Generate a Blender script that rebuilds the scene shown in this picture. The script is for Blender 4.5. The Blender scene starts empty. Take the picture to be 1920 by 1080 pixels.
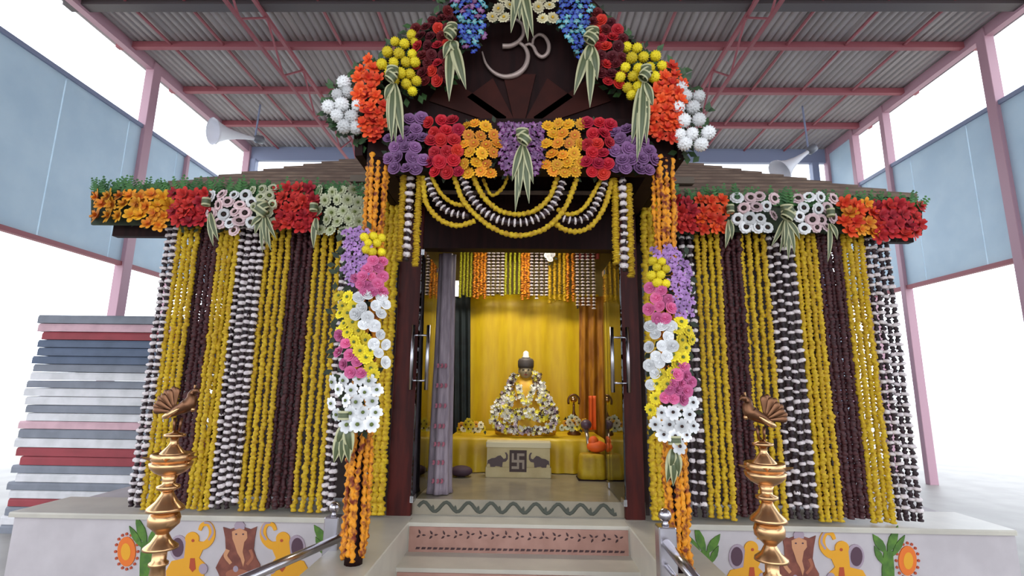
import bpy, math, random
from mathutils import Vector, Matrix
random.seed(7)
rnd = random.random
def uni(a, b): return a + (b - a) * random.random()
SC = bpy.context.scene
COL = SC.collection

# ------------------------------------------------------------------ camera
CAMZ = 1.48                       # eye height above the hall floor; the plinth top is at 0.50
FPX = 960.0                       # focal length in pixels of the 1920x1080 frame
TILT, YAW, ROLL = math.radians(10.6), math.radians(1.1), math.radians(.75)
FW = Vector((-math.sin(YAW)*math.cos(TILT), math.cos(YAW)*math.cos(TILT), math.sin(TILT)))
R0 = Vector((math.cos(YAW), math.sin(YAW), 0)); U0 = R0.cross(FW)
RT = math.cos(ROLL)*R0 + math.sin(ROLL)*U0
UP = -math.sin(ROLL)*R0 + math.cos(ROLL)*U0
CAM = Vector((0, 0, CAMZ))
cd = bpy.data.cameras.new('camera'); cam = bpy.data.objects.new('camera', cd); COL.objects.link(cam)
cd.sensor_width = 36; cd.lens = 36*FPX/1920; cd.clip_start = .05; cd.clip_end = 200
m = Matrix((RT, UP, -FW)).transposed().to_4x4(); m.translation = CAM
cam.matrix_world = m
SC.camera = cam

def ray(px, py): return FW + (px-960)/FPX*RT + (540-py)/FPX*UP
def at(px, py, Y): d = ray(px, py); return CAM + d*(Y/d.y)
def atX(px, py, X): d = ray(px, py); return CAM + d*(X/d.x)
def atZ(px, py, Z): d = ray(px, py); return CAM + d*((Z-CAMZ)/d.z)

# ------------------------------------------------------------------ world, exposure
w = bpy.data.worlds.new('overcast_sky'); SC.world = w; w.use_nodes = True
nt = w.node_tree; bg = nt.nodes['Background']
bg.inputs['Color'].default_value = (.86, .92, 1, 1); bg.inputs['Strength'].default_value = 3.4
vs = SC.view_settings
vs.view_transform = 'Standard'; vs.look = 'None'; vs.gamma = 1; vs.use_curve_mapping = False
vs.exposure = -0.08

# ------------------------------------------------------------------ materials
def lin(c):
    f = lambda x: x/12.92 if x <= .04045 else ((x+.055)/1.055)**2.4
    return tuple(f(v/255) for v in c) + (1,)
MATS = {}
def mat(name, rgb, rough=.6, metal=0, rgb2=None, scale=20, rand=0, radial=None, spec=.5, bump=0, coord='Object', stretch=(1,1,1), emit=0, lo=.38, hi=.62):
    """principled colour; rgb2 mixes in by noise; radial = colour at the middle of a flower; rand = per-object brightness change"""
    if name in MATS: return MATS[name]
    M = bpy.data.materials.new(name); M.use_nodes = True; MATS[name] = M
    n = M.node_tree.nodes; l = M.node_tree.links; b = n['Principled BSDF']
    b.inputs['Roughness'].default_value = rough; b.inputs['Metallic'].default_value = metal
    b.inputs['Specular IOR Level'].default_value = spec
    tc = n.new('ShaderNodeTexCoord'); col = None
    def mix(fac, a, c):
        x = n.new('ShaderNodeMix'); x.data_type = 'RGBA'
        for s, v in ((0, fac), (6, a), (7, c)):
            if isinstance(v, bpy.types.NodeSocket): l.new(v, x.inputs[s])
            else: x.inputs[s].default_value = v
        return x.outputs[2]
    col = lin(rgb)
    if rgb2 or bump:
        mp = n.new('ShaderNodeMapping'); mp.inputs['Scale'].default_value = stretch
        l.new(tc.outputs[coord], mp.inputs['Vector'])
        nz = n.new('ShaderNodeTexNoise'); nz.inputs['Scale'].default_value = scale; nz.inputs['Detail'].default_value = 4
        l.new(mp.outputs[0], nz.inputs['Vector'])
        if rgb2:
            mr = n.new('ShaderNodeMapRange'); mr.inputs[1].default_value = lo; mr.inputs[2].default_value = hi
            l.new(nz.outputs['Fac'], mr.inputs[0])
            col = mix(mr.outputs[0], col, lin(rgb2))
        if bump:
            bp = n.new('ShaderNodeBump'); bp.inputs['Strength'].default_value = bump; bp.inputs['Distance'].default_value = .01
            l.new(nz.outputs['Fac'], bp.inputs['Height']); l.new(bp.outputs[0], b.inputs['Normal'])
    if radial:
        vl = n.new('ShaderNodeVectorMath'); vl.operation = 'LENGTH'; l.new(tc.outputs['Object'], vl.inputs[0])
        mr = n.new('ShaderNodeMapRange'); mr.inputs[1].default_value = .15; mr.inputs[2].default_value = .75
        l.new(vl.outputs['Value'], mr.inputs[0]); col = mix(mr.outputs[0], lin(radial), col)
    if rand:
        oi = n.new('ShaderNodeObjectInfo'); mr = n.new('ShaderNodeMapRange')
        mr.inputs[3].default_value = 1-rand; mr.inputs[4].default_value = 1+rand*.6
        l.new(oi.outputs['Random'], mr.inputs[0])
        hs = n.new('ShaderNodeHueSaturation'); l.new(mr.outputs[0], hs.inputs['Value'])
        mr2 = n.new('ShaderNodeMapRange'); mr2.inputs[3].default_value = .5-rand*.02; mr2.inputs[4].default_value = .5+rand*.02
        l.new(oi.outputs['Random'], mr2.inputs[0]); l.new(mr2.outputs[0], hs.inputs['Hue'])
        if isinstance(col, bpy.types.NodeSocket): l.new(col, hs.inputs['Color'])
        else: hs.inputs['Color'].default_value = col
        col = hs.outputs[0]
    if isinstance(col, bpy.types.NodeSocket): l.new(col, b.inputs['Base Color'])
    else: b.inputs['Base Color'].default_value = col
    if emit:
        b.inputs['Emission Color'].default_value = lin(rgb); b.inputs['Emission Strength'].default_value = emit
    return M

def leaf_mat(name, mid, edge):
    M = bpy.data.materials.new(name); M.use_nodes = True
    n = M.node_tree.nodes; l = M.node_tree.links; b = n['Principled BSDF']; b.inputs['Roughness'].default_value = .45
    uv = n.new('ShaderNodeUVMap'); sp = n.new('ShaderNodeSeparateXYZ'); l.new(uv.outputs[0], sp.inputs[0])
    rp = n.new('ShaderNodeValToRGB'); l.new(sp.outputs[0], rp.inputs[0])
    e = rp.color_ramp.elements; e[0].position = 0; e[0].color = lin(edge); e[1].position = 1; e[1].color = lin(edge)
    for p, c in ((.16, edge), (.28, mid), (.5, tuple(min(255, v+18) for v in mid)), (.72, mid), (.84, edge)):
        x = e.new(p); x.color = lin(c)
    l.new(rp.outputs[0], b.inputs['Base Color']); return M

def glass_mat():
    M = bpy.data.materials.new('door_glass'); M.use_nodes = True
    n = M.node_tree.nodes; l = M.node_tree.links; n.clear()
    o = n.new('ShaderNodeOutputMaterial'); mx = n.new('ShaderNodeMixShader'); tr = n.new('ShaderNodeBsdfTransparent')
    gl = n.new('ShaderNodeBsdfGlossy'); gl.inputs['Roughness'].default_value = .02
    tr.inputs['Color'].default_value = (.86, .9, .88, 1)
    fr = n.new('ShaderNodeFresnel'); fr.inputs['IOR'].default_value = 1.6
    l.new(fr.outputs[0], mx.inputs[0]); l.new(tr.outputs[0], mx.inputs[1]); l.new(gl.outputs[0], mx.inputs[2]); l.new(mx.outputs[0], o.inputs[0])
    return M

# ------------------------------------------------------------------ mesh builder
class MB:
    def __init__(s): s.v = []; s.f = []; s.m = []; s.uv = None
    def add(s, vs, fs, m=0):
        k = len(s.v); s.v += [tuple(x) for x in vs]
        for f in fs: s.f.append([i+k for i in f]); s.m.append(m)
        return s
    def box(s, lo, hi, m=0):
        x0, y0, z0 = lo; x1, y1, z1 = hi
        return s.add([(x0,y0,z0),(x1,y0,z0),(x1,y1,z0),(x0,y1,z0),(x0,y0,z1),(x1,y0,z1),(x1,y1,z1),(x0,y1,z1)],
                     [(3,2,1,0),(4,5,6,7),(0,1,5,4),(1,2,6,5),(2,3,7,6),(3,0,4,7)], m)
    def bbox(s, lo, hi, b=.006, m=0):
        """box with bevelled upright and top edges"""
        x0, y0, z0 = lo; x1, y1, z1 = hi
        ring = lambda d, z: [(x0+b,y0+d,z),(x1-b,y0+d,z),(x1-d,y0+b,z),(x1-d,y1-b,z),(x1-b,y1-d,z),(x0+b,y1-d,z),(x0+d,y1-b,z),(x0+d,y0+b,z)]
        vs = ring(0, z0) + ring(0, z1-b) + ring(b*.6, z1)
        fs = [tuple(range(7,-1,-1)), tuple(range(16,24))]
        for r in (0, 8):
            for i in range(8): fs.append((r+i, r+(i+1) % 8, r+8+(i+1) % 8, r+8+i))
        return s.add(vs, fs, m)
    def beam(s, a, b, w, h=None, m=0):
        """square bar from a to b"""
        a, b = Vector(a), Vector(b); h = h or w; d = (b-a).normalized()
        u = d.cross(Vector((0,0,1)));  u = (u if u.length > 1e-4 else Vector((1,0,0))).normalized(); v = u.cross(d)
        vs = [p + u*sx*w/2 + v*sz*h/2 for p in (a, b) for sx, sz in ((-1,-1),(1,-1),(1,1),(-1,1))]
        return s.add(vs, [(3,2,1,0),(4,5,6,7),(0,1,5,4),(1,2,6,5),(2,3,7,6),(3,0,4,7)], m)
    def tube(s, pts, rad, seg=8, m=0, cap=True, jit=0, flat=None):
        pts = [Vector(p) for p in pts]; n = len(pts)
        if not hasattr(rad, '__len__'): rad = [rad]*n
        up = None; vs = []
        for i, p in enumerate(pts):
            t = (pts[min(i+1, n-1)] - pts[max(i-1, 0)]).normalized()
            if up is None:
                up = Vector((0,1,0)) if abs(t.y) < .9 else Vector((1,0,0))
            a = t.cross(up).normalized(); up = a.cross(t).normalized()
            for k in range(seg):
                q = 2*math.pi*k/seg; r = rad[i]*(1+uni(-jit, jit) if jit else 1)
                vs.append(p + (a*math.cos(q) + up*math.sin(q)*(flat or 1))*r)
        fs = [(i*seg+k, i*seg+(k+1) % seg, (i+1)*seg+(k+1) % seg, (i+1)*seg+k) for i in range(n-1) for k in range(seg)]
        if cap: fs += [tuple(range(seg-1,-1,-1)), tuple((n-1)*seg+k for k in range(seg))]
        return s.add(vs, fs, m)
    def lathe(s, prof, c=(0,0,0), seg=24, m=0, jit=0):
        vs = []
        for r, z in prof:
            for k in range(seg):
                q = 2*math.pi*k/seg; rr = r*(1+(uni(-jit, jit) if jit else 0))
                vs.append((c[0]+rr*math.cos(q), c[1]+rr*math.sin(q), c[2]+z))
        n = len(prof)
        fs = [(i*seg+k, i*seg+(k+1) % seg, (i+1)*seg+(k+1) % seg, (i+1)*seg+k) for i in range(n-1) for k in range(seg)]
        fs += [tuple(range(seg-1,-1,-1)), tuple((n-1)*seg+k for k in range(seg))]
        return s.add(vs, fs, m)
    def prism(s, poly, y0, y1, m=0):
        """poly in (x, z), from y0 (front) to y1"""
        n = len(poly); vs = [(x, y0, z) for x, z in poly] + [(x, y1, z) for x, z in poly]
        return s.add(vs, [tuple(range(n)), tuple(range(2*n-1, n-1, -1))] + [(i, n+i, n+(i+1) % n, (i+1) % n) for i in range(n)], m)
    def ball(s, c, r, seg=10, rings=6, m=0, jit=0):
        if not hasattr(r, '__len__'): r = (r, r, r)
        vs = [(c[0], c[1], c[2]-r[2])]
        for i in range(1, rings):
            t = math.pi*i/rings - math.pi/2
            for k in range(seg):
                q = 2*math.pi*(k+.5*(i % 2))/seg; j = 1+(uni(-jit, jit) if jit else 0)
                vs.append((c[0]+r[0]*j*math.cos(t)*math.cos(q), c[1]+r[1]*j*math.cos(t)*math.sin(q), c[2]+r[2]*j*math.sin(t)))
        vs.append((c[0], c[1], c[2]+r[2])); L = len(vs)-1
        fs = [(0, 1+(k+1) % seg, 1+k) for k in range(seg)]
        for i in range(rings-2):
            for k in range(seg):
                a = 1+i*seg+k; b = 1+i*seg+(k+1) % seg; fs.append((a, b, b+seg, a+seg))
        fs += [(L, L-seg+k, L-seg+(k+1) % seg) for k in range(seg)]
        return s.add(vs, fs, m)
    def mesh(s, name, mats, smooth=True):
        me = bpy.data.meshes.new(name); me.from_pydata(s.v, [], s.f); 
        for x in (mats if isinstance(mats, (list, tuple)) else [mats]): me.materials.append(x)
        me.polygons.foreach_set('material_index', s.m); me.polygons.foreach_set('use_smooth', [smooth]*len(s.f))
        if s.uv:
            lay = me.uv_layers.new(name='UVMap')
            for lp in me.loops: lay.data[lp.index].uv = s.uv[lp.vertex_index]
        me.update(); return me
    def build(s, name, mats, parent=None, smooth=False, **kw):
        """vertices are in world coordinates"""
        return put(name, s.mesh(name, mats, smooth), parent, (0,0,0), **kw)

def put(name, me, parent=None, loc=(0,0,0), rot=None, scale=None, kind=None, label=None, cat=None, group=None):
    o = bpy.data.objects.new(name, me); COL.objects.link(o)
    loc = Vector(loc)
    if parent:
        o.parent = parent
        q = parent; 
        while q: loc = loc - q.location; q = q.parent
    o.location = loc
    if rot is not None: o.rotation_euler = rot
    if scale is not None: o.scale = scale
    for k, v in (('kind', kind), ('label', label), ('category', cat), ('group', group)):
        if v: o[k] = v
    return o
def thing(name, label, cat, loc, group=None):
    o = bpy.data.objects.new(name, None); COL.objects.link(o); o.location = loc; o.empty_display_size = .05
    o['label'] = label; o['category'] = cat
    if group: o['group'] = group
    return o
def struct(name, mb, mats, parent=None, label=None, smooth=False):
    o = mb.build(name, mats, parent, smooth)
    if not parent: o['kind'] = 'structure'
    if label: o['label'] = label
    return o
def px2m(Y): return Y/FPX*1.02
def inpoly(x, y, P):
    c = False; j = len(P)-1
    for i in range(len(P)):
        (xi, yi), (xj, yj) = P[i], P[j]
        if (yi > y) != (yj > y) and x < (xj-xi)*(y-yi)/(yj-yi)+xi: c = not c
        j = i
    return c
def smoothline(P, n):
    """Catmull-Rom through points"""
    P = [Vector(p) for p in P]; out = []
    Q = [2*P[0]-P[1]] + P + [2*P[-1]-P[-2]]
    for i in range(1, len(Q)-2):
        a, b, c, d = Q[i-1:i+3]
        for k in range(n):
            t = k/n
            out.append(.5*((2*b)+(c-a)*t+(2*a-5*b+4*c-d)*t*t+(3*b-a-3*c+d)*t**3))
    out.append(P[-1]); return out
def resample(P, step):
    out = [P[0].copy()]; acc = 0
    for a, b in zip(P, P[1:]):
        L = (b-a).length; t = step-acc
        while t <= L and L > 0:
            out.append(a+(b-a)*(t/L)); t += step
        acc = (acc+L) % step
    return out

# colours and surfaces
WOOD = mat('dark_maroon_wood', (78, 24, 18), .5, rgb2=(56, 16, 14), scale=3, stretch=(8,8,1), spec=.2)
WOODD = mat('dark_brown_wood', (38, 16, 15), .6, rgb2=(28, 11, 11), scale=3, stretch=(8,8,1), spec=.15)
WHITEWALL = mat('white_painted_plaster', (194, 186, 188), .6, rgb2=(184, 176, 178), scale=4)
MARBLE = mat('pale_marble', (198, 192, 178), .35, rgb2=(184, 178, 166), scale=3)
GRANITE = mat('polished_grey_stone', (150, 140, 122), .22, rgb2=(138, 130, 114), scale=5)
PINKSTONE = mat('pink_painted_riser', (172, 130, 116), .6, rgb2=(160, 118, 104), scale=8)
ROOFSHEET = mat('galvanised_sheet', (172, 164, 164), .5, metal=.0, rgb2=(158, 150, 150), scale=1.2)
REDSTEEL = mat('red_oxide_steel', (164, 92, 100), .55)
HAZESTEEL = mat('hazed_red_steel', (190, 150, 164), .55)  # red steel of the hall sides, with bright haze painted into its colour
BLUEPANEL = mat('pale_blue_sheet', (204, 220, 230), .5, rgb2=(194, 212, 224), scale=2)
def translucent(M, fac):
    n = M.node_tree.nodes; l = M.node_tree.links; b = n['Principled BSDF']; t = n.new('ShaderNodeBsdfTranslucent'); x = n.new('ShaderNodeMixShader')
    x.inputs[0].default_value = fac; l.new(b.inputs['Base Color'].links[0].from_socket, t.inputs['Color'])
    l.new(b.outputs[0], x.inputs[1]); l.new(t.outputs[0], x.inputs[2]); l.new(x.outputs[0], n['Material Output'].inputs[0])
translucent(BLUEPANEL, .3)
BEAMBLUE = mat('blue_grey_steel', (140, 150, 178), .5)
THATCH = mat('weathered_roof_board', (140, 118, 102), .8, rgb2=(112, 92, 80), scale=6, stretch=(1,6,6), rand=.12)
GROUND = mat('hall_floor_stone', (150, 146, 142), .5, rgb2=(138, 134, 130), scale=2)
STEEL = mat('brushed_steel', (190, 186, 192), .25, metal=1)
BRASS = mat('polished_brass', (214, 168, 122), .26, metal=1)
BRASSD = mat('aged_bronze', (120, 84, 62), .38, metal=1)
CREAM = mat('carved_pale_brass', (176, 156, 148), .4, metal=.3)
GLASS = glass_mat()
LEAFV = leaf_mat('variegated_leaf', (74, 84, 52), (190, 188, 146))
LEAFG = mat('green_leaf', (62, 96, 48), .5, rgb2=(40, 70, 36), scale=30, rand=.2)
FERN = mat('fern_green', (74, 128, 62), .6, rgb2=(48, 96, 48), scale=12)
BACKG = mat('dark_foliage', (34, 46, 32), .7, rgb2=(50, 62, 36), scale=25)
MARI = mat('marigold_yellow', (212, 178, 24), .7, rgb2=(178, 136, 12), scale=45, rand=.1)
MARIO = mat('marigold_orange', (232, 150, 22), .7, rgb2=(120, 40, 14), lo=.46, hi=.64, scale=30, rand=.12)
MAROON = mat('maroon_blossom', (74, 24, 27), .6, rgb2=(50, 15, 20), scale=40, rand=.12)
DARKLEAF = mat('dark_maroon_leaf', (48, 24, 30), .6, rgb2=(30, 16, 22), scale=40)
WHITEB = mat('white_tuberose', (236, 226, 224), .65, rgb2=(214, 200, 202), scale=60)
def fl(name, c, inner=None, **k): return mat(name, c, .65, radial=inner, rand=.3, **k)
F_RED = fl('red_petal', (206, 36, 40), (150, 14, 22))
F_CRIM = fl('crimson_petal', (198, 30, 58), (140, 12, 34))
F_DKRED = fl('dark_red_petal', (104, 18, 28), (66, 8, 16))
F_ORRED = fl('orange_red_petal', (240, 84, 32), (214, 44, 18))
F_YEL = fl('lemon_petal', (240, 216, 34), (206, 176, 16))
F_GOLD = fl('golden_petal', (240, 176, 26), (206, 116, 12))
F_ORANGE = fl('amber_petal', (238, 156, 34), (206, 92, 18))
F_WHITE = fl('white_petal', (238, 238, 238), (192, 194, 196))
F_CREAM = fl('cream_petal', (222, 212, 176), (180, 164, 104))
F_GREENW = fl('greenish_white_petal', (206, 208, 174), (160, 166, 110))
F_BLUSH = fl('blush_petal', (232, 202, 204), (206, 160, 168))
F_LILAC = fl('lilac_petal', (176, 132, 190), (150, 100, 166))
F_PURP = fl('purple_petal', (116, 50, 116), (176, 140, 176))
F_BLUE = fl('blue_petal', (46, 62, 170), (100, 140, 200))
F_TEAL = fl('teal_petal', (62, 150, 170), (170, 214, 214))
F_LILACSH = fl('shaded_lilac_petal', (142, 98, 146), (112, 70, 118))  # darker copy of the lilac petal, porch shade put into the colour
F_PINK = fl('pink_petal', (222, 110, 160), (196, 70, 124))
C_GREEN = mat('green_heart', (96, 110, 50), .8)
C_DARK = mat('dark_heart', (52, 34, 30), .8)
C_YEL = mat('yellow_heart', (214, 168, 30), .8)

# ------------------------------------------------------------------ hall: floor, roof, sides
HL, HR, HB, HF = -6.0, 6.53, 10.4, -5.0
ZR = 6.53
struct('floor', MB().box((-9, HF-6, -.1), (9, 12, 0)), GROUND)
ce = thing('ceiling', 'grey corrugated metal roof on red steel trusses', 'ceiling', (0, 4, ZR)); del ce['category']; ce['kind'] = 'structure'
prof = [(0, 0), (.15, 0), (.175, .04), (.215, .04), (.24, 0)]
nsheet = 13; wsh = (HR+.3-(HL-.3))/nsheet
sh = MB()
pts = []
for j in range(9):
    pts += [(j*wsh/9 + x*wsh/.24/9, z*.7) for x, z in prof[:-1]]
pts.append((wsh, 0))
vs = [(x, y, z) for y in (HF, HB+.3) for x, z in pts]; n = len(pts)
sh.add(vs, [(i, i+1, n+i+1, n+i) for i in range(n-1)])
vs = [(x, y, z+.012) for y in (HF, HB+.3) for x, z in pts]
sh.add(vs, [(n+i, n+i+1, i+1, i) for i in range(n-1)])
me = sh.mesh('roof_sheet', ROOFSHEET)
for i in range(nsheet): put('roof_sheet', me, ce, (HL-.3+i*wsh, 0, ZR))
for Y, s in ((-3.8,.09), (-2.6,.09), (-1.4,.09), (-.2,.09), (1.0,.09), (2.2,.09), (3.4,.09), (4.6,.09), (5.75,.09), (6.9,.09), (8.1,.09), (9.28,.09)):
    MB().box((HL-.2, Y-.04, ZR-.1), (HR+.2, Y+.04, ZR-.005)).build('purlin', REDSTEEL, ce)
MB().box((HL-.2, 5.95, ZR-.12), (HR+.2, 6.1, ZR-.005)).build('ridge_beam', mat('dark_grey_steel', (86, 78, 80), .5), ce)
for X in (-5.35, -4.55, -2.75, -2.0, -1.2, 1.3, 2.05, 3.9, 4.75, 5.6):
    MB().tube([(X, HF+.5, ZR-.06), (X, HB, ZR-.06)], .022, 6).build('tie_rod', REDSTEEL, ce)
for X in (-3.55, 3.0):
    tr = MB(); zt, zb = ZR-.13, ZR-.62
    tr.beam((X, HF+.3, zt), (X, HB, zt), .05); tr.beam((X, 2.0, zb), (X, HB-.3, zb), .04)
    MBs = tr.build('truss_chord', REDSTEEL, ce)
    y = 2.0; up = False
    while y < HB-.4:
        y2 = y+.6
        MB().tube([(X, y, zb if not up else zt), (X, y2, zt if not up else zb)], .016, 6).build('truss_web', REDSTEEL, ce); y = y2; up = not up
def side(name, X, sgn, posts, sill, panels, sheetlow):
    st = thing(name, 'open hall side of red posts and pale blue sheets', 'wall', (X, 5, 0)); del st['category']; st['kind'] = 'structure'
    for Y, wd in posts: MB().bbox((X-.07, Y-wd/2, 0), (X+.07, Y+wd/2, ZR-.02 if wd > .08 else sill-.02)).build('column', HAZESTEEL, st)
    MB().box((X-.05, HF, ZR-.16), (X+.05, HB, ZR)).build('eave_beam', HAZESTEEL, st)
    MB().box((X-.04, HF, sill-.06), (X+.04, HB, sill)).build('sill_rail', BEAMBLUE, st)
    MB().box((X-.04, HF, sheetlow-.06), (X+.04, HB, sheetlow)).build('lower_rail', REDSTEEL, st)
    for a, b in panels: MB().box((X-.012, a, sheetlow), (X+.012, b-.02, sill-.06)).build('wall_sheet', BLUEPANEL, st)
    return st
ys = [HF+i*1.1 for i in range(15)]
side('wall_left', HL, -1, [(-4.9,.14), (-1,.14), (3.2,.14), (7.42,.17), (8.42,.07), (10.36,.14)], CAMZ+3.93, [(a, min(a+1.1, HB)) for a in ys[:-1]], CAMZ+1.72)
wr = side('wall_right', HR, 1, [(-4.9,.14), (-1,.14), (3.2,.14), (6.6,.14), (8.65,.1), (9.5,.1), (10.36,.14)], CAMZ+3.9, [(a, min(a+1.1, HB)) for a in ys[:-1]], CAMZ+1.72)
MB().box((HR-.02, 9.55, CAMZ+3.9), (HR+.01, 10.36, ZR-.1)).build('wall_sheet', BLUEPANEL, wr)
wb = thing('wall_back', 'open back end of the hall under a blue grey beam', 'wall', (0, HB, 0)); del wb['category']; wb['kind'] = 'structure'
MB().box((HL, HB-.05, ZR-.33), (HR, HB+.05, ZR-.02)).build('end_beam', BEAMBLUE, wb)
for X in (HL+.12, -3.4, 0, 3.0, HR-.3): MB().bbox((X-.07, HB-.07, 0), (X+.07, HB+.07, ZR-.3)).build('end_post', BEAMBLUE, wb)
MB().box((HL, HB-.02, 0), (HR, HB+.02, 3.4)).build('low_wall', BLUEPANEL, wb)
# ground outside the hall, pale in the open light
struct('ground', MB().box((-40, -30, -.3), (40, 60, -.105)), mat('outdoor_ground', (170, 166, 156), .9))

def horn(label, base, mouth):
    base, mouth = Vector(base), Vector(mouth); d = (mouth-base).normalized(); L = (mouth-base).length
    t = thing('horn_loudspeaker', label, 'loudspeaker', base)
    hm = mat('white_horn', (228, 228, 234), .4)
    P = [base+d*L*k for k in (0, .2, .45, .7, .88, 1)]
    MB().tube(P, [.03, .04, .065, .11, .17, .22], 20, cap=False).build('horn_flare', hm, t, True)
    MB().tube([P[-1]-d*.02, P[-1]+d*.01], [.222, .23], 20, cap=False).build('rim', hm, t, True)
    MB().tube([base-d*.16, base-d*.14, base-d*.02, base+d*.02], [.05, .075, .075, .04], 14).build('driver', mat('grey_driver', (110, 112, 120), .4), t, True)
    MB().tube([base, Vector((base.x, base.y+.05, ZR-.01))], .018, 6).build('bracket', BEAMBLUE, t)
horn('white horn loudspeaker under the roof at the left rear corner', at(478, 260, 8.6), at(400, 246, 8.0))
horn('white horn loudspeaker under the roof at the right rear corner', at(1516, 284, 8.6), at(1462, 322, 8.55))

# stack of folded mats seen past the left end of the garlands
sm = {'white': (214, 212, 214), 'grey': (128, 132, 142), 'red': (150, 58, 66), 'blue': (88, 100, 122), 'pink': (206, 168, 176)}
seq = ['grey','white','grey','red','white','grey','white','grey','red','red','white','grey','pink','white','grey','white','white','grey','white','grey','blue','blue','blue','red','pink','grey']
z = 0.0; ords = ['lowest','second','third','fourth','fifth','sixth','seventh','eighth','ninth','tenth','eleventh','twelfth','thirteenth','fourteenth','fifteenth','sixteenth','seventeenth','eighteenth','nineteenth','twentieth','21st','22nd','23rd','24th','25th','topmost']
for i, c in enumerate(seq):
    h = uni(.075, .09); dx = uni(-.05, .05)
    b = MB().bbox((-5.0+dx, 5.2, z), (-3.55+dx, 6.0, z+h*.93), .02)
    b.build('folded_mat', mat('mat_'+c, sm[c], .7, rgb2=tuple(int(v*.92) for v in sm[c]), scale=6), None,
            label=f'{c} folded mat, {ords[i]} from the floor in the pile left of the shrine' if 0 < i < 25 else f'{c} folded mat, {ords[i]} in the pile left of the shrine', cat='mat', group='folded mats in the pile')
    z += h

# ------------------------------------------------------------------ shrine: plinth, stairs, walls
PZ = CAMZ-.98; FZ = CAMZ-.87; YW = 4.05
PL, PR = -3.75, 3.55
SXL, SXR = -.79, .775          # stair side edges
pl = struct('plinth', MB().box((PL, 4.12, 0), (PR, 8.6, PZ-.035)), WHITEWALL, label='white plinth carrying the shrine')
for nm, x0, x1 in (('l', PL, -1.13), ('r', 1.1, PR)):
    MB().bbox((x0-.03, 3.96, PZ-.035), (x1, 4.5, PZ), .01).build('coping', MARBLE, pl)
    MB().box((x0, 3.99, 0), (x1, 4.12, PZ-.035)).build('front_face', WHITEWALL, pl)
MB().box((-1.13, 4.02, PZ-.035), (1.1, 8.6, PZ)).build('porch_slab', MARBLE, pl)
MB().box((-.98, 4.12, PZ), (.95, 7.0, FZ)).build('sanctum_slab', GRANITE, pl)
for x0, x1 in ((-1.13, SXL), (SXR, 1.1)):
    MB().bbox((x0, 2.2, 0), (x1, 4.02, PZ), .008).build('stair_cheek', MARBLE, pl)
MB().box((SXL, 3.88, 0), (SXR, 4.02, PZ)).build('step', MARBLE, pl)
MB().box((SXL, 3.55, 0), (SXR, 3.88, PZ-.19)).build('step', MARBLE, pl)
MB().box((SXL, 3.2, 0), (SXR, 3.55, PZ-.38)).build('step', MARBLE, pl)
MB().box((SXL+.01, 3.868, PZ-.19), (SXR-.01, 3.88, PZ-.025)).build('riser_panel', PINKSTONE, pl)
MB().box((SXL+.01, 3.538, PZ-.38), (SXR-.01, 3.55, PZ-.215)).build('riser_panel', PINKSTONE, pl)
# painted motifs on the risers
DK = mat('painted_dark_line', (70, 46, 48), .7)
mo = MB()
def blade(mb, x, z, ang, L, wd, y0, y1, mi=0):
    c, s = math.cos(ang), math.sin(ang)
    P = [(0,0), (wd*.5, L*.35), (wd*.35, L*.7), (0, L), (-wd*.35, L*.7), (-wd*.5, L*.35)]
    mb.prism([(x+a*c-b*s, z+a*s+b*c) for a, b in P], y0, y1, mi)
blade(mo, 0, .004, .6, .032, .014, 0, .004); blade(mo, 0, -.004, 2.3, .03, .014, 0, .004); blade(mo, .012, .0, -1.4, .028, .012, 0, .004)
mm = mo.mesh('riser_motif', DK)
for z0, y0 in ((PZ-.075, 3.8645), (PZ-.265, 3.5345)):
    for i in range(17):
        put('riser_motif', mm, pl, (SXL+.09+i*.087, y0, z0+uni(-.004, .004)), (0, uni(-.4, .4), 0))
for z0, y0 in ((PZ-.165, 3.862), (PZ-.355, 3.532)):
    st = MB()
    for i in range(36): x = SXL+.06+i*.041; st.prism([(x, z0-.007), (x+.028, z0-.005), (x+.033, z0+.007), (x+.006, z0+.008)], y0+.002, y0+.007)
    st.build('riser_stripe', DK, pl)
# wavy creeper painted on the sanctum threshold
wv = MB(); zt = (PZ+FZ)/2
wv.tube([(SXL+.02+i*.0195, 4.118, zt+.034*math.sin(i*.0195*2*math.pi/.17)) for i in range(78)], .013, 6, flat=.3)
for i in range(9): blade(wv, SXL+.13+i*.17, zt-.03, uni(-.3, .3), .045, .025, 4.114, 4.119)
wv.build('painted_creeper', mat('painted_grey_green', (72, 74, 64), .7), pl)
# jambs, lintel and dark front wall
dr = thing('door_1', 'dark maroon wooden door frame of the shrine', 'door', (0, 4.12, PZ)); del dr['category']; dr['kind'] = 'structure'
MB().bbox((-1.0, 4.06, PZ), (-.815, 4.2, 3.3)).build('jamb', WOOD, dr)
MB().bbox((.79, 4.06, PZ), (.935, 4.2, 3.3)).build('jamb', WOOD, dr)
MB().box((-.815, 4.07, CAMZ+1.09), (.79, 4.2, 3.3)).build('lintel', WOODD, dr)
ws = thing('wall_front', 'dark shrine wall behind the garlands', 'wall', (0, 4.6, PZ)); del ws['category']; ws['kind'] = 'structure'
DARKW = mat('dark_shrine_wall', (70, 50, 46), .3, rgb2=(58, 42, 40), scale=3)
MB().box((-2.75, 4.62, PZ), (-1.0, 4.7, 3.15)).build('wall_panel', DARKW, ws)
MB().box((.935, 4.62, PZ), (2.7, 4.7, 3.15)).build('wall_panel', DARKW, ws)
MB().box((-1.05, 4.2, PZ), (-.985, 4.7, 3.3)).build('wall_return', DARKW, ws)
MB().box((.935, 4.2, PZ), (1.0, 4.7, 3.3)).build('wall_return', DARKW, ws)
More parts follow.
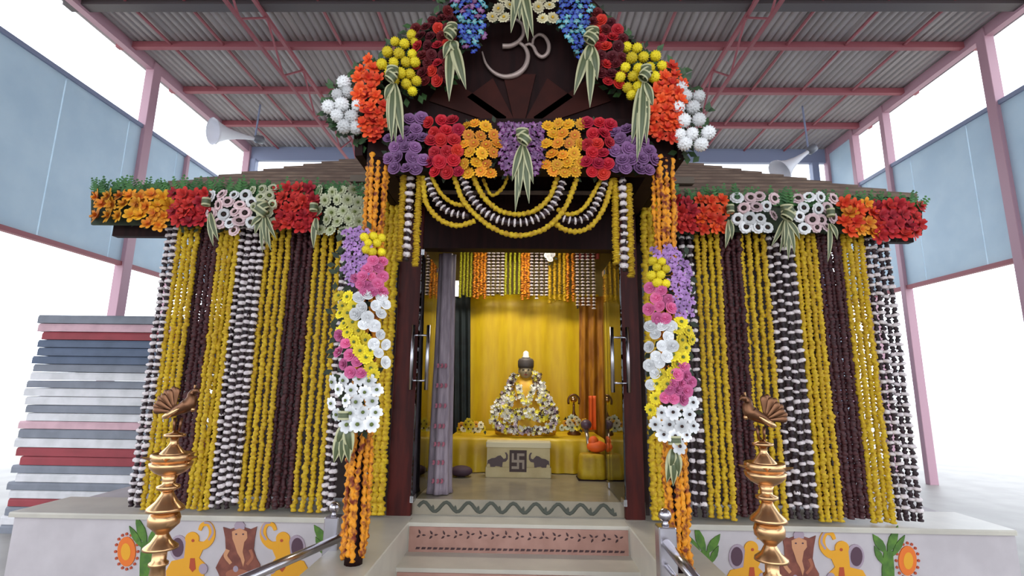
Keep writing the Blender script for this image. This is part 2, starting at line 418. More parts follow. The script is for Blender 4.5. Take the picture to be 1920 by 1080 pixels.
# sanctum room
SANC = mat('sanctum_ochre_wall', (168, 150, 84), .7, rgb2=(150, 132, 76), scale=4)
sr = thing('wall_inner', 'ochre inner walls of the sanctum', 'wall', (0, 6.5, PZ)); del sr['category']; sr['kind'] = 'structure'
SX0, SX1, SYB, SZT = -1.45, 1.42, 6.45, 3.2
MB().box((SX0-.06, 4.7, PZ), (SX0, SYB, SZT)).build('side_wall', SANC, sr)
MB().box((SX1, 4.7, PZ), (SX1+.06, SYB, SZT)).build('side_wall', SANC, sr)
MB().box((SX0-.06, SYB, PZ), (SX1+.06, SYB+.08, SZT)).build('rear_wall', SANC, sr)
MB().box((SX0-.06, 4.2, SZT), (SX1+.06, SYB+.08, SZT+.06)).build('inner_ceiling', mat('inner_ceiling_cloth', (120, 108, 96), .8), sr)
MB().box((SX0, 4.7, FZ-.06), (SX1, SYB, FZ-.001)).build('inner_floor', GRANITE, sr)

# shrine roof in overlapping board courses, hipped
ro = thing('roof', 'weathered brown board roof of the shrine', 'roof', (0, 5, 3.2)); del ro['category']; ro['kind'] = 'structure'
EA = 3.02; PITCH = math.radians(33.2); EY = 4.0
ELX, ERX = -3.45, 3.2; hipk = 1.0
nC = 20; run = 2.75
for i in range(nC):
    t0, t1 = run*i/nC, run*(i+1)/nC+.04
    for side_ in (0,):
        n0, n1 = ELX+t0*hipk, ERX-t0*hipk; m0, m1 = ELX+t1*hipk, ERX-t1*hipk
        z0, z1 = EA+t0*math.tan(PITCH)+.025, EA+t1*math.tan(PITCH)
        b = MB().add([(n0, EY+t0, z0), (n1, EY+t0, z0), (m1, EY+t1, z1), (m0, EY+t1, z1), (n0, EY+t0, z0-.035), (n1, EY+t0, z0-.035), (m1, EY+t1, z1-.02), (m0, EY+t1, z1-.02)],
                 [(0,1,2,3), (7,6,5,4), (4,5,1,0), (5,6,2,1), (6,7,3,2), (7,4,0,3)])
        b.build('roof_board', THATCH, ro)
apy = EY+run; apz = EA+run*math.tan(PITCH)
for sx, ex in ((ELX, ELX+run), (ERX, ERX-run)):
    MB().add([(sx, EY, EA), (ex, apy, apz), (ex, apy+.6, apz), (sx, 2*apy+.6-EY, EA)], [(0,1,2,3) if sx > 0 else (3,2,1,0)]).build('roof_side', THATCH, ro)
MB().box((ELX+.02, EY+.05, EA-.1), (ERX-.02, 4.66, EA-.06)).build('soffit', WOODD, ro)
MB().box((ELX+.02, 4.66, EA-.1), (-1.53, 8.4, EA-.06)).build('soffit', WOODD, ro)
MB().box((1.5, 4.66, EA-.1), (ERX-.02, 8.4, EA-.06)).build('soffit', WOODD, ro)
MB().box((ELX, 4.095, EA-.36), (-1.0, 4.16, EA-.02)).build('eave_beam', WOODD, ro)
MB().box((.95, 4.095, EA-.36), (ERX, 4.16, EA-.02)).build('eave_beam', WOODD, ro)
for X in (-2.52, 2.45): MB().bbox((X-.04, 4.3, PZ), (X+.04, 4.38, EA-.08)).build('post', WOODD, ro)

# porch gable of dark wood
po = thing('porch', 'dark wooden porch gable over the stairs', 'porch', (0, 3.1, PZ)); del po['category']; po['kind'] = 'structure'
ARC = [(686, 300), (684, 225), (706, 170), (748, 122), (806, 72), (872, 12), (930, -30), (982, -50), (1036, -30), (1090, 12), (1150, 74), (1200, 126), (1246, 175), (1264, 225), (1264, 305)]
arcw = [at(x, y, 3.12) for x, y in ARC]
MB().prism([(p.x, p.z) for p in reversed(arcw)], 3.14, 3.19).build('gable_panel', WOODD, po)
for a, b in zip(arcw, arcw[1:]):
    d = (b-a); nrm = Vector((-d.z, 0, d.x)).normalized()*.05
    MB().add([(a.x, 3.05, a.z), (b.x, 3.05, b.z), (b.x, 4.9, b.z), (a.x, 4.9, a.z)] + [(p.x+nrm.x, y, p.z+nrm.z) for p, y in ((a, 3.05), (b, 3.05), (b, 4.9), (a, 4.9))],
             [(3,2,1,0), (4,5,6,7), (0,1,5,4), (1,2,6,5), (2,3,7,6), (3,0,4,7)]).build('roof_plank', WOODD, po)
b0, b1 = at(690, 318, 3.1), at(1262, 322, 3.1)
MB().box((b0.x, 3.06, b0.z), (b1.x, 3.2, b0.z+.34)).build('porch_beam', WOODD, po)
for X in (b0.x+.02, b1.x-.14): MB().box((X, 3.2, b0.z+.02), (X+.12, 4.06, b0.z+.2)).build('side_beam', WOODD, po)
# carved ray slats spreading above the beam
for k, (xa, xb) in enumerate(((945, 820), (955, 900), (974, 974), (994, 1050), (1005, 1130))):
    a, b = at(xa, 228, 3.13), at(xb, 165 if k != 2 else 140, 3.13)
    d = (b-a).normalized(); n_ = Vector((d.z, 0, -d.x))
    MB().prism([(a.x-n_.x*.035, a.z-n_.z*.035), (a.x+n_.x*.035, a.z+n_.z*.035), (b.x+n_.x*.11, b.z+n_.z*.11), (b.x-n_.x*.11, b.z-n_.z*.11)][::-1], 3.125, 3.14).build('ray_slat', mat('ray_slat_wood', (62, 26, 20), .6, rgb2=(48, 20, 16), scale=4, spec=.15), po)
# carved Om
om = thing('om_emblem', 'pale carved Om emblem on the dark gable', 'emblem', at(960, 130, 3.11))
def omtube(P, r):
    W = smoothline([at(x, y, 3.115) for x, y in P], 6); n = len(W)
    rr = [r[0]+(r[1]-r[0])*i/(n-1) if len(r) == 2 else (r[0]+(r[1]-r[0])*2*i/(n-1) if i < n/2 else r[1]+(r[2]-r[1])*(2*i/(n-1)-1)) for i in range(n)]
    return MB().tube(W, [q*px2m(3.1) for q in rr], 8)
omtube([(942, 87), (958, 86), (972, 78), (981, 64), (979, 46), (965, 36), (948, 40)], (5.5, 4, 2.5)).build('upper_curve', CREAM, om, True)
omtube([(974, 80), (985, 90), (990, 106), (984, 126), (968, 140), (946, 144), (926, 136), (911, 119), (904, 97)], (3.5, 6, 1.5)).build('lower_curve', CREAM, om, True)
omtube([(985, 85), (993, 83), (1000, 88), (1007, 101), (1017, 107), (1027, 99), (1029, 84), (1022, 70), (1011, 65), (1001, 72), (998, 84)], (3, 4.5, 2.5)).build('tail_loop', CREAM, om, True)

# ------------------------------------------------------------------ garland strands
def lump_mesh(name, L, pitch, r, m, seg=8, jit=.22, sway=.25):
    """a straight strand of flower heads hanging from z=0 to z=-L"""
    P = []; rr = []; n = int(L/pitch)
    for i in range(n):
        x, y = uni(-1, 1)*r*sway, uni(-1, 1)*r*sway
        for k, q in ((.04, .62), (.3, 1), (.7, 1)):
            P.append((x, y, -(i+k)*pitch)); rr.append(r*q*uni(.9, 1.1))
    return MB().tube(P, rr, seg, jit=jit).mesh(name, m, True)
def blossom_mesh(name, r, h, m, seg=12):
    """frilly ring of small white blossoms around the thread"""
    prof = [(.25*r, h*.5), (.8*r, h*.42), (r, .05*h), (.86*r, -h*.4), (.3*r, -h*.5)]
    b = MB(); vs = []
    for i, (q, z) in enumerate(prof):
        for k in range(seg):
            a = 2*math.pi*k/seg; f = (1+.12*(1 if k % 2 else -1)*(1 if i in (1,2,3) else 0))*uni(.94, 1.06)
            vs.append((q*f*math.cos(a), q*f*math.sin(a), z+uni(-.06, .06)*h))
    n = len(prof)
    fs = [(i*seg+k, (i+1)*seg+k, (i+1)*seg+(k+1) % seg, i*seg+(k+1) % seg) for i in range(n-1) for k in range(seg)]
    fs += [tuple(range(seg)), tuple((n-1)*seg+k for k in range(seg-1, -1, -1))]
    return b.add(vs, fs).mesh(name, m, True)
SL = 2.28
M_YEL = [lump_mesh('marigold_garland', SL, .03, .0225, MARI) for _ in range(4)]
M_MAR = [lump_mesh('maroon_garland', SL, .026, .024, MAROON) for _ in range(3)]
M_ORA = [lump_mesh('orange_garland', SL, .036, .02, MARIO, sway=.5) for _ in range(3)]
M_DRK = [lump_mesh('striped_garland', SL, .03, .018, DARKLEAF, jit=.3) for _ in range(2)]
M_WHT = [blossom_mesh('white_blossom', .028, .029, WHITEB) for _ in range(3)]
ORD = ['first', 'second', 'third', 'fourth', 'fifth', 'sixth', 'seventh', 'eighth']
def hang(kind, top, length, label, group, pitch=.056, r=1.0):
    top = Vector(top)
    if kind == 'yellow': nm, ms, cat = 'marigold_garland', M_YEL, 'garland'
    elif kind == 'maroon': nm, ms, cat = 'maroon_garland', M_MAR, 'garland'
    elif kind == 'orange': nm, ms, cat = 'orange_garland', M_ORA, 'garland'
    else: nm, ms, cat = 'striped_garland', M_DRK, 'garland'
    o = put(nm, random.choice(ms), None, top, (0, 0, random.choice((0, 1.5708, 3.1416, 4.7124))), (r, r, length/SL), label=label, cat=cat, group=group)
    if kind == 'striped':
        o.scale = (1, 1, 1); o.rotation_euler = (0, 0, 0)
        if abs(length-SL) > .01: o.data = lump_mesh('striped_garland', length, .03, .018, DARKLEAF, jit=.3)
        n = int(length/pitch); ph = uni(.2, .8)
        for i in range(n):
            put('white_blossom', random.choice(M_WHT), o, top+Vector((uni(-.003, .003), 0, -(i+ph)*pitch)), (uni(-.25, .25), uni(-.25, .25), uni(0, 6)), (r*uni(.85, 1.15),)*2+(uni(.8, 1.2),))
    return o
cname = {'yellow': 'yellow marigold', 'maroon': 'maroon blossom', 'striped': 'black and white striped', 'orange': 'orange marigold'}
bord = ['outermost', 'second', 'third', 'fourth', 'fifth', 'sixth', 'seventh', 'eighth', 'innermost']
def wall(side, bundles, ytop):
    for bi, (kind, xs) in enumerate(bundles):
        n = len(xs)
        for i, x in enumerate(xs):
            Y = YW + (.0 if i % 2 else .02) + uni(-.008, .008) + (.02 if kind == 'maroon' else 0)
            t = at(x, ytop, Y); t.z = 2.86
            ln = t.z - PZ - uni(.0, .022)
            b = bord[bi] if bi != len(bundles)-1 else 'innermost'
            hang(kind, t, ln, f'{ORD[i]} {cname[kind]} strand from the left in the {b} {side} wall bundle', f'{cname[kind]} strands on the {side} wall', pitch=.056 if side == 'left' else .076)
def ev(a, b, n): return [a+(b-a)*i/(n-1) for i in range(n)]
wall('left', [('striped', [317, 329]), ('yellow', ev(338, 370, 4)), ('maroon', ev(378, 408, 4)), ('yellow', ev(416, 445, 4)), ('striped', ev(454, 493, 4)),
              ('yellow', ev(504, 542, 4)), ('maroon', ev(550, 586, 4)), ('yellow', ev(596, 637, 4)), ('striped', [647, 658])], 440)
wall('right', [('striped', ev(1660, 1624, 4)[::-1]), ('yellow', ev(1580, 1613, 4)), ('maroon', ev(1533, 1572, 5)), ('yellow', ev(1492, 1525, 4)), ('striped', ev(1440, 1482, 4)),
               ('yellow', ev(1389, 1431, 4)), ('maroon', ev(1351, 1384, 4)), ('yellow', ev(1306, 1344, 4)), ('striped', [1278, 1293])], 450)
# thick yellow garlands and striped strands beside the door frame
for sd, xs, y0 in (('left', (728, 738, 748), 350), ('right', (1205, 1215, 1225), 350)):
    for i, x in enumerate(xs):
        t = at(x, y0, 4.0); hang('yellow', t, t.z-PZ-.01, f'{ORD[i]} from the left of three yellow marigold strands at the {sd} jamb', f'marigold strands beside the {sd} jamb', r=1.3)
for sd, x in (('left', 716), ('right', 1237)):
    t = at(x, 350, 3.98); hang('striped', t, t.z-PZ-.02, f'black and white striped strand between {sd} pillar and {sd} jamb', 'striped strands by the pillars', r=.9)
# triplets hanging from the porch beam
for sd, arr in (('left', (('yellow', 757, 330, 490), ('striped', 770, 330, 497), ('yellow', 787, 330, 500))), ('right', (('yellow', 1152, 335, 495), ('striped', 1167, 330, 515), ('yellow', 1179, 345, 520)))):
    for i, (k, x, ya, yb) in enumerate(arr):
        a, b = at(x, ya, 3.08), at(x, yb, 3.08)
        hang(k, a, a.z-b.z, f'{["outer","middle","inner"][i if sd=="left" else 2-i]} short {cname[k]} strand hanging from the porch beam at {sd}', 'short strands under the porch beam', pitch=.05, r=.95)

def along(name, pts, kind, label, cat, group, r=.018, pitch=.03, Y=3.06):
    W = smoothline([at(p[0], p[1], p[2] if len(p) > 2 else Y) for p in pts], 10)
    if kind in ('yellow', 'orange'):
        R = resample(W, pitch/3); rr = [r*(.66 if i % 3 == 0 else 1)*uni(.9, 1.1) for i in range(len(R))]
        return MB().tube(R, rr, 8, jit=.18).build(name, MARI if kind == 'yellow' else MARIO, None, True, label=label, cat=cat, group=group)
    R = resample(W, pitch/2); rr = [r*.62*uni(.8, 1.2) for _ in R]
    o = MB().tube(R, rr, 8, jit=.25).build(name, DARKLEAF, None, True, label=label, cat=cat, group=group)
    for i in range(1, len(R)-1, 2):
        q = (R[i+1]-R[i-1]).to_track_quat('Z', 'Y').to_euler()
        put('white_blossom', random.choice(M_WHT), o, R[i], q, (r/.028, r/.028, uni(.35, .55)))
    return o
G = 'swags under the porch beam'
along('garland_swag', [(793,330),(799,380),(826,412),(858,423),(892,414)], 'yellow', 'lower yellow marigold swag at the left of the porch', 'garland', G)
along('garland_swag', [(800,332),(816,372),(842,397),(884,406)], 'striped', 'black and white striped swag at the left of the porch', 'garland', G, r=.024, pitch=.036)
along('garland_swag', [(808,330),(826,362),(848,380),(872,386)], 'yellow', 'upper yellow marigold swag at the left of the porch', 'garland', G, r=.015)
along('garland_swag', [(851,330),(868,375),(902,412),(942,436),(982,441),(1024,427),(1058,392),(1082,335)], 'yellow', 'lower yellow marigold swag in the middle of the porch', 'garland', G, Y=3.03)
along('garland_swag', [(866,330),(884,370),(912,400),(950,416),(995,414),(1034,388),(1058,335)], 'striped', 'black and white striped swag in the middle of the porch', 'garland', G, r=.026, pitch=.036, Y=3.03)
along('garland_swag', [(884,325),(904,365),(932,392),(966,402),(1002,395),(1030,370),(1046,330)], 'yellow', 'upper yellow marigold swag in the middle of the porch', 'garland', G, Y=3.03)
along('garland_swag', [(1034,414),(1058,430),(1085,434),(1112,420),(1134,385),(1148,335)], 'yellow', 'lower yellow marigold swag at the right of the porch', 'garland', G)
along('garland_swag', [(1042,405),(1080,414),(1110,396),(1138,335)], 'striped', 'black and white striped swag at the right of the porch', 'garland', G, r=.024, pitch=.036)
along('garland_swag', [(1044,392),(1068,402),(1096,388),(1128,335)], 'yellow', 'upper yellow marigold swag at the right of the porch', 'garland', G, r=.015)
along('garland_swag', [(905,335),(922,366),(944,350),(952,325)], 'yellow', 'short yellow marigold loop behind the middle swags', 'garland', G, r=.012, Y=3.09)

# ------------------------------------------------------------------ flowers (unit size, facing -Y)
def petal(mb, ang, r0, r1, wd, lift0, lift1, curl, m=0, pts=3):
    """one petal as a strip in the disc plane (x,z), front is -y"""
    c, s = math.cos(ang), math.sin(ang); vs = []
    prof = [(0, .45), (.55, 1), (.85, .8), (1, .25)]
    for t, q in prof:
        r = r0+(r1-r0)*t; y = -(lift0+(lift1-lift0)*t+curl*t*t)
        for sg in (-1, 0, 1):
            a = sg*wd*q*.5; yy = y + (abs(sg)*.06*q)
            vs.append((r*c-a*s, yy, r*s+a*c))
    fs = []
    for i in range(3):
        for k in range(2): fs.append((i*3+k, i*3+k+1, i*3+k+4, i*3+k+3))
    mb.add(vs, fs, m)
def m_gerbera(n=13):
    b = MB()
    for k in range(n): petal(b, 2*math.pi*k/n+uni(-.06,.06), .15, uni(.92,1.04), .42, .02, .16, -.1)
    for k in range(n): petal(b, 2*math.pi*(k+.5)/n, .12, uni(.62,.7), .3, .1, .3, -.08)
    return b
def m_daisy(n=8):
    b = MB()
    for k in range(n): petal(b, 2*math.pi*k/n+uni(-.08,.08), .15, uni(.92,1.05), .62, .05, .25, -.25)
    return b
def m_rose():
    b = MB()
    for ring, (r1, n, lf) in enumerate(((1., 7, .18), (.76, 6, .42), (.52, 5, .6), (.3, 4, .72))):
        for k in range(n): petal(b, 2*math.pi*(k+ring*.37)/n, r1*.25, r1, r1*1.05, lf*.6, lf, .08)
    b.ball((0, -.45, 0), (.25, .3, .25), 8, 5)
    return b
def m_pompon():
    b = MB()
    b.ball((0, -.2, 0), .8, 16, 12, jit=.12)
    for i in range(70):
        z = 1-2*(i+.5)/70; a = i*2.39996; q = math.sqrt(1-z*z); d = Vector((q*math.cos(a), z, q*math.sin(a)))
        if d.y > .6: continue
        u = d.orthogonal().normalized()*.15; v = d.cross(u).normalized()*.15; c = Vector((0, -.2, 0))
        b.add([c+d*.72+u, c+d*.72+v, c+d*.72-u, c+d*.72-v, c+d*1.0], [(0,1,4),(1,2,4),(2,3,4),(3,0,4)])
    return b
def m_lily():
    b = MB()
    for k in range(6): petal(b, 2*math.pi*k/6+uni(-.1,.1), .05, uni(.9,1.12), .6, -.1, .62, -.42)
    for k in range(5): petal(b, 2*math.pi*k/5+.4, .03, .55, .42, .1, .7, -.1)
    return b
def m_orchid():
    b = MB()
    for a, wd, L in ((0, .85, 1), (math.pi, .85, 1), (math.pi/2, .5, .95), (-math.pi*.3, .45, .9), (-math.pi*.7, .45, .9)): petal(b, a, .05, L, wd, .05, .22, -.2)
    petal(b, -math.pi/2, .02, .55, .5, .2, .5, -.2)
    return b
def m_cup(n=10):
    """white rimmed cup flower"""
    b = MB()
    for k in range(n): petal(b, 2*math.pi*k/n, .42, uni(.95,1.05), .62, .2, .42, -.35)
    for k in range(n): petal(b, 2*math.pi*(k+.5)/n, .4, .78, .5, .3, .5, -.1)
    return b
GEN = dict(gerbera=m_gerbera, daisy=m_daisy, rose=m_rose, pompon=m_pompon, lily=m_lily, orchid=m_orchid, cup=m_cup)
CACHE = {}
def fmesh(kind, mt):
    k = (kind, mt.name)
    if k not in CACHE: CACHE[k] = [GEN[kind]().mesh(kind, mt, True) for _ in range(2)]
    return random.choice(CACHE[k])
def cmesh(mt, r=.2):
    k = ('heart', mt.name, r)
    if k not in CACHE: CACHE[k] = MB().ball((0, -.2, 0), (r, .12, r), 8, 5).mesh('flower_heart', mt, True)
    return CACHE[k]
FN = dict(gerbera='gerbera_flower', daisy='daisy_flower', rose='rose_flower', pompon='chrysanthemum_flower', lily='lily_flower', orchid='orchid_flower', cup='cup_flower')
def flower(parent, kind, mt, pos, r, heart=None, hr=.2, tilt=.35, face=None):
    e = [uni(-tilt, tilt)-.1, uni(0, 6.28), uni(-tilt, tilt)]
    o = put(FN[kind], fmesh(kind, mt), parent, pos)
    o.rotation_euler = (Matrix.Rotation(e[2]+(face or 0), 3, 'Z') @ Matrix.Rotation(e[0], 3, 'X') @ Matrix.Rotation(e[1], 3, 'Y')).to_euler()
    s = r*uni(.9, 1.1); o.scale = (s, s, s)
    if heart:
        h = bpy.data.objects.new('flower_heart', cmesh(heart, hr)); COL.objects.link(h); h.parent = o
    return o
def spread(poly, d):
    xs = [p[0] for p in poly]; ys = [p[1] for p in poly]; out = []; y = min(ys)+d*.35; row = 0
    while y < max(ys):
        x = min(xs)+d*(.3+.5*(row % 2))
        while x < max(xs):
            X, Yy = x+uni(-.16, .16)*d, y+uni(-.16, .16)*d
            if inpoly(X, Yy, poly): out.append((X, Yy))
            x += d
        y += d*.86; row += 1
    return out
def backing(parent, poly, Y, mt=BACKG, n=60, L=.055):
    b = MB(); xs = [p[0] for p in poly]; ys = [p[1] for p in poly]; k = 0
    while k < n:
        x, y = uni(min(xs), max(xs)), uni(min(ys), max(ys))
        if not inpoly(x, y, poly): continue
        k += 1; p = at(x, y, Y+uni(-.01, .03)); a = uni(0, 6.28); d = Vector((math.cos(a), uni(-.35, -.05), math.sin(a))).normalized(); s = d.cross(Vector((0,1,0))).normalized()*L*.28
        b.add([p, p+d*L*.5+s, p+d*L, p+d*L*.5-s], [(0,1,2,3)])
    o = b.build('backing_leaves', mt, parent); o['kind'] = 'stuff'
    return o
def bunch(label, poly, Y, kind, mats, rpx, group, d=None, spray=0, heart=None, hr=.2, bulge=.06, tilt=.35, cat='flower cluster', nleaf=50, leaf=BACKG, name='flower_cluster'):
    cx = sum(p[0] for p in poly)/len(poly); cy = sum(p[1] for p in poly)/len(poly)
    R = max(math.hypot(p[0]-cx, p[1]-cy) for p in poly)
    t = thing(name, label, cat, at(cx, cy, Y), group)
    backing(t, poly, Y, leaf, nleaf)
    if spray:
        o = backing(t, [(cx+(x-cx)*1.22, cy+(y-cy)*1.14) for x, y in poly], Y+.02, LEAFG, spray, .075); o.name = 'leaf_spray'
    ms = mats if isinstance(mats, list) else [mats]
    for i, (x, y) in enumerate(spread(poly, d or rpx*1.75)):
        q = math.hypot(x-cx, y-cy)/R
        p = at(x, y, Y-.03-bulge*(1-q*q)-uni(0, .012))
        flower(t, kind, random.choice(ms), p, rpx*px2m(Y), heart, hr, tilt, face=(x-cx)/R*.5)
    return t
def rect(x0, y0, x1, y1, sk=0): return [(x0, y0), (x1, y0+sk), (x1, y1+sk), (x0, y1)]

GA, GBm, GH = 'flower clusters along the porch arch', 'flower clusters along the porch beam', 'flower clusters along the wall header'
YA = 3.03
bunch('white chrysanthemum cluster at the left foot of the porch arch', [(640,148),(672,150),(676,200),(672,262),(640,258),(614,225),(612,190)], YA, 'pompon', F_WHITE, 15, GA, d=25, spray=60)
bunch('white chrysanthemum cluster at the right foot of the porch arch', [(1268,155),(1300,165),(1322,205),(1328,250),(1312,288),(1278,290),(1266,230)], YA, 'pompon', F_WHITE, 15, GA, d=25, spray=60)
bunch('orange red lily cluster on the left of the porch arch', [(664,150),(682,108),(704,118),(722,175),(727,235),(700,262),(674,262)], YA, 'lily', F_ORRED, 15, GA, d=19, bulge=.08, spray=50)
bunch('orange red lily cluster on the right of the porch arch', [(1258,118),(1282,150),(1276,220),(1262,268),(1234,262),(1214,232),(1222,180)], YA, 'lily', F_ORRED, 15, GA, d=19, bulge=.08, spray=50)
bunch('yellow ball chrysanthemum cluster on the left of the porch arch', [(702,108),(768,58),(782,80),(784,170),(760,182),(735,145),(704,130)], YA, 'pompon', F_YEL, 12, GA, d=21, spray=50)
bunch('yellow ball chrysanthemum cluster on the right of the porch arch', [(1178,66),(1252,122),(1250,142),(1215,150),(1188,188),(1158,160),(1172,110)], YA, 'pompon', F_YEL, 12, GA, d=21, spray=50)
bunch('dark red rose cluster on the left of the porch arch', [(776,55),(832,14),(856,30),(850,90),(842,150),(800,160),(780,120)], YA, 'rose', [F_DKRED, F_DKRED, F_RED], 12, GA, d=19, spray=50)
bunch('dark red rose cluster on the right of the porch arch', [(1094,20),(1124,18),(1178,70),(1176,125),(1158,172),(1126,150),(1104,90)], YA, 'rose', [F_DKRED, F_DKRED, F_RED], 12, GA, d=19, spray=50)
bunch('blue orchid cluster on the left of the porch arch', [(832,-8),(868,-40),(908,-30),(912,60),(890,98),(866,95),(858,40)], YA, 'orchid', [F_BLUE, F_BLUE, F_TEAL, F_PURP], 8, GA, d=11)
bunch('blue orchid cluster on the right of the porch arch', [(1050,-30),(1096,-40),(1112,5),(1100,60),(1092,125),(1068,90),(1046,45)], YA, 'orchid', [F_BLUE, F_BLUE, F_TEAL], 8, GA, d=11)
bunch('cream gerbera cluster left of the arch top', [(904,-50),(962,-70),(962,20),(945,42),(912,46)], YA, 'gerbera', F_CREAM, 13, GA, d=22, heart=C_YEL)
bunch('cream gerbera cluster right of the arch top', [(1000,-70),(1052,-50),(1050,50),(1022,45),(1002,10)], YA, 'gerbera', F_CREAM, 13, GA, d=22, heart=C_YEL)

YB = 3.04
bunch('lilac rose cluster at the left end of the porch beam', [(722,262),(760,222),(798,218),(800,300),(786,326),(748,330),(724,310)], YB, 'rose', F_LILACSH, 13, GBm, d=21)
bunch('crimson gerbera cluster left of the golden flowers on the porch beam', rect(800, 222, 868, 330), YB, 'rose', [F_RED, F_CRIM], 13, GBm, d=21)
bunch('golden gerbera cluster left of the purple orchids on the porch beam', rect(864, 226, 935, 332), YB, 'gerbera', [F_GOLD, F_ORANGE], 13, GBm, d=21, heart=C_YEL)
bunch('purple orchid cluster in the middle of the porch beam', [(936,232),(1018,230),(1022,300),(1004,330),(950,330),(936,300)], YB, 'orchid', [F_PURP, F_PURP, F_LILACSH], 8, GBm, d=10.5)
bunch('golden gerbera cluster right of the purple orchids on the porch beam', rect(1018, 226, 1094, 334), YB, 'gerbera', [F_GOLD, F_ORANGE], 13, GBm, d=21, heart=C_YEL)
bunch('crimson gerbera cluster right of the golden flowers on the porch beam', rect(1094, 226, 1150, 334), YB, 'rose', [F_CRIM, F_CRIM, F_RED], 13, GBm, d=21)
bunch('lilac rose cluster at the right end of the porch beam', [(1148,238),(1190,240),(1230,275),(1230,322),(1180,330),(1150,320)], YB, 'rose', F_LILACSH, 13, GBm, d=21)

YH = 4.0
bunch('amber lily cluster at the far left of the left header', rect(176, 360, 322, 418, 6), YH, 'lily', [F_ORANGE, F_GOLD], 16, GH, d=21)
bunch('red lily cluster second from the left on the left header', rect(322, 358, 392, 430), YH, 'lily', F_RED, 16, GH, d=19)
bunch('blush white cup flower cluster on the left header', rect(394, 358, 474, 434), YH, 'cup', [F_BLUSH, F_WHITE], 12, GH, d=20, heart=C_DARK, hr=.3)
bunch('greenish white cup flower cluster behind the leaf bow on the left header', rect(472, 348, 518, 420), YH, 'cup', F_GREENW, 10, GH, d=18, heart=C_GREEN, hr=.3)
bunch('red lily cluster right of the leaf bow on the left header', rect(516, 350, 592, 430), YH, 'lily', F_RED, 16, GH, d=19)
bunch('pale green white gerbera cluster beside the left pillar', rect(594, 352, 690, 434), YH, 'gerbera', F_GREENW, 13, GH, d=21, heart=C_GREEN)
bunch('red lily cluster beside the right pillar', rect(1262, 372, 1306, 440), YH, 'lily', F_RED, 16, GH, d=19)
bunch('orange lily cluster second from the right pillar', rect(1304, 368, 1370, 440), YH, 'lily', F_ORRED, 14, GH, d=20)
bunch('white cup flower cluster left of the leaf bow on the right header', rect(1378, 364, 1456, 440), YH, 'cup', [F_WHITE, F_BLUSH], 12, GH, d=21, heart=C_DARK, hr=.3)
bunch('white cup flower cluster right of the leaf bow on the right header', rect(1492, 366, 1566, 442), YH, 'cup', [F_WHITE, F_BLUSH], 12, GH, d=21, heart=C_DARK, hr=.3)
bunch('orange lily cluster second from the right end of the right header', rect(1578, 374, 1640, 440), YH, 'lily', [F_ORRED, F_ORANGE], 15, GH, d=20)
bunch('red lily cluster at the right end of the right header', rect(1638, 380, 1725, 446), YH, 'lily', F_RED, 16, GH, d=20)

# fern sprigs along the header tops
for sd, x0, x1, ya, yb in (('left', 176, 688, 352, 360), ('right', 1262, 1725, 368, 384)):
    b = MB()
    x = x0
    while x < x1:
        y = ya+(yb-ya)*(x-x0)/(x1-x0)
        for _ in range(3):
            p = at(x+uni(-4, 4), y+uni(4, 14), YH+uni(-.07, .06)); a = uni(-.75, .75); d = Vector((math.sin(a), uni(-.4, .2), math.cos(a))).normalized(); L = uni(.06, .16)
            s = d.cross(Vector((0,1,0))).normalized()
            for k in range(6):
                q = p+d*L*k/6; ll = L*.32*(1-k/7)
                for sg in (-1, 1): b.add([q, q+s*sg*ll+d*ll*.7, q+d*L*.15], [(0,1,2)])
            b.add([p-s*.002, p+s*.002, p+d*L], [(0,1,2)])
        x += 5
    b.build('fern_sprigs', FERN, None, kind='stuff', label=f'green fern sprigs along the top of the {sd} flower header', cat='fern')
# header backing boards of dark foliage
for sd, x0, x1, y0, y1, yy0, yy1 in (('left', 178, 690, 362, 366, 424, 428), ('right', 1262, 1722, 372, 384, 436, 442)):
    a, b2, c, d = at(x0, y0, 4.03), at(x1, y1, 4.03), at(x1, yy1, 4.03), at(x0, yy0, 4.03)
    MB().prism([(d.x, d.z), (c.x, c.z), (b2.x, b2.z), (a.x, a.z)], 3.99, 4.008).build('header_board', BACKG, None, label=f'dark leafy backing board of the {sd} flower header', cat='board')

# ------------------------------------------------------------------ variegated leaf bows
def leaf_mesh(base, tip, wd, bend, name='leaf'):
    base, tip = Vector(base), Vector(tip); d = tip-base; s = d.cross(Vector((0,1,0))).normalized(); b = MB(); b.uv = []
    N = 8; prof = [.35, .7, .92, 1, .95, .82, .6, .32, .03]; vs = []
    for i in range(N+1):
        t = i/N; c = base+d*t+Vector((0, -1, 0))*bend*math.sin(math.pi*t)
        for k in range(5):
            u = k/4-.5; vs.append(c+s*u*wd*prof[i]+Vector((0, .35*wd*abs(u)*prof[i], 0))); b.uv.append((k/4, t))
    b.add(vs, [(i*5+k, i*5+k+1, (i+1)*5+k+1, (i+1)*5+k) for i in range(N) for k in range(4)])
    return b
def loop_mesh(c, w_, h_, wd, ang):
    """leaf folded into a bow loop"""
    c = Vector(c); b = MB(); b.uv = []; vs = []; N = 12
    for i in range(N+1):
        t = -math.pi*.5+2*math.pi*i/N
        q = c+Vector((math.cos(ang)*(w_*.5*math.cos(t)), -h_*.6*(1+math.sin(t)), math.sin(ang)*w_*.5*math.cos(t)))
        s = Vector((-math.sin(ang), 0, math.cos(ang)))
        for k in range(4): vs.append(q+s*(k/3-.5)*wd); b.uv.append((k/3, i/N))
    b.add(vs, [(i*4+k, i*4+k+1, (i+1)*4+k+1, (i+1)*4+k) for i in range(N) for k in range(3)])
    return b
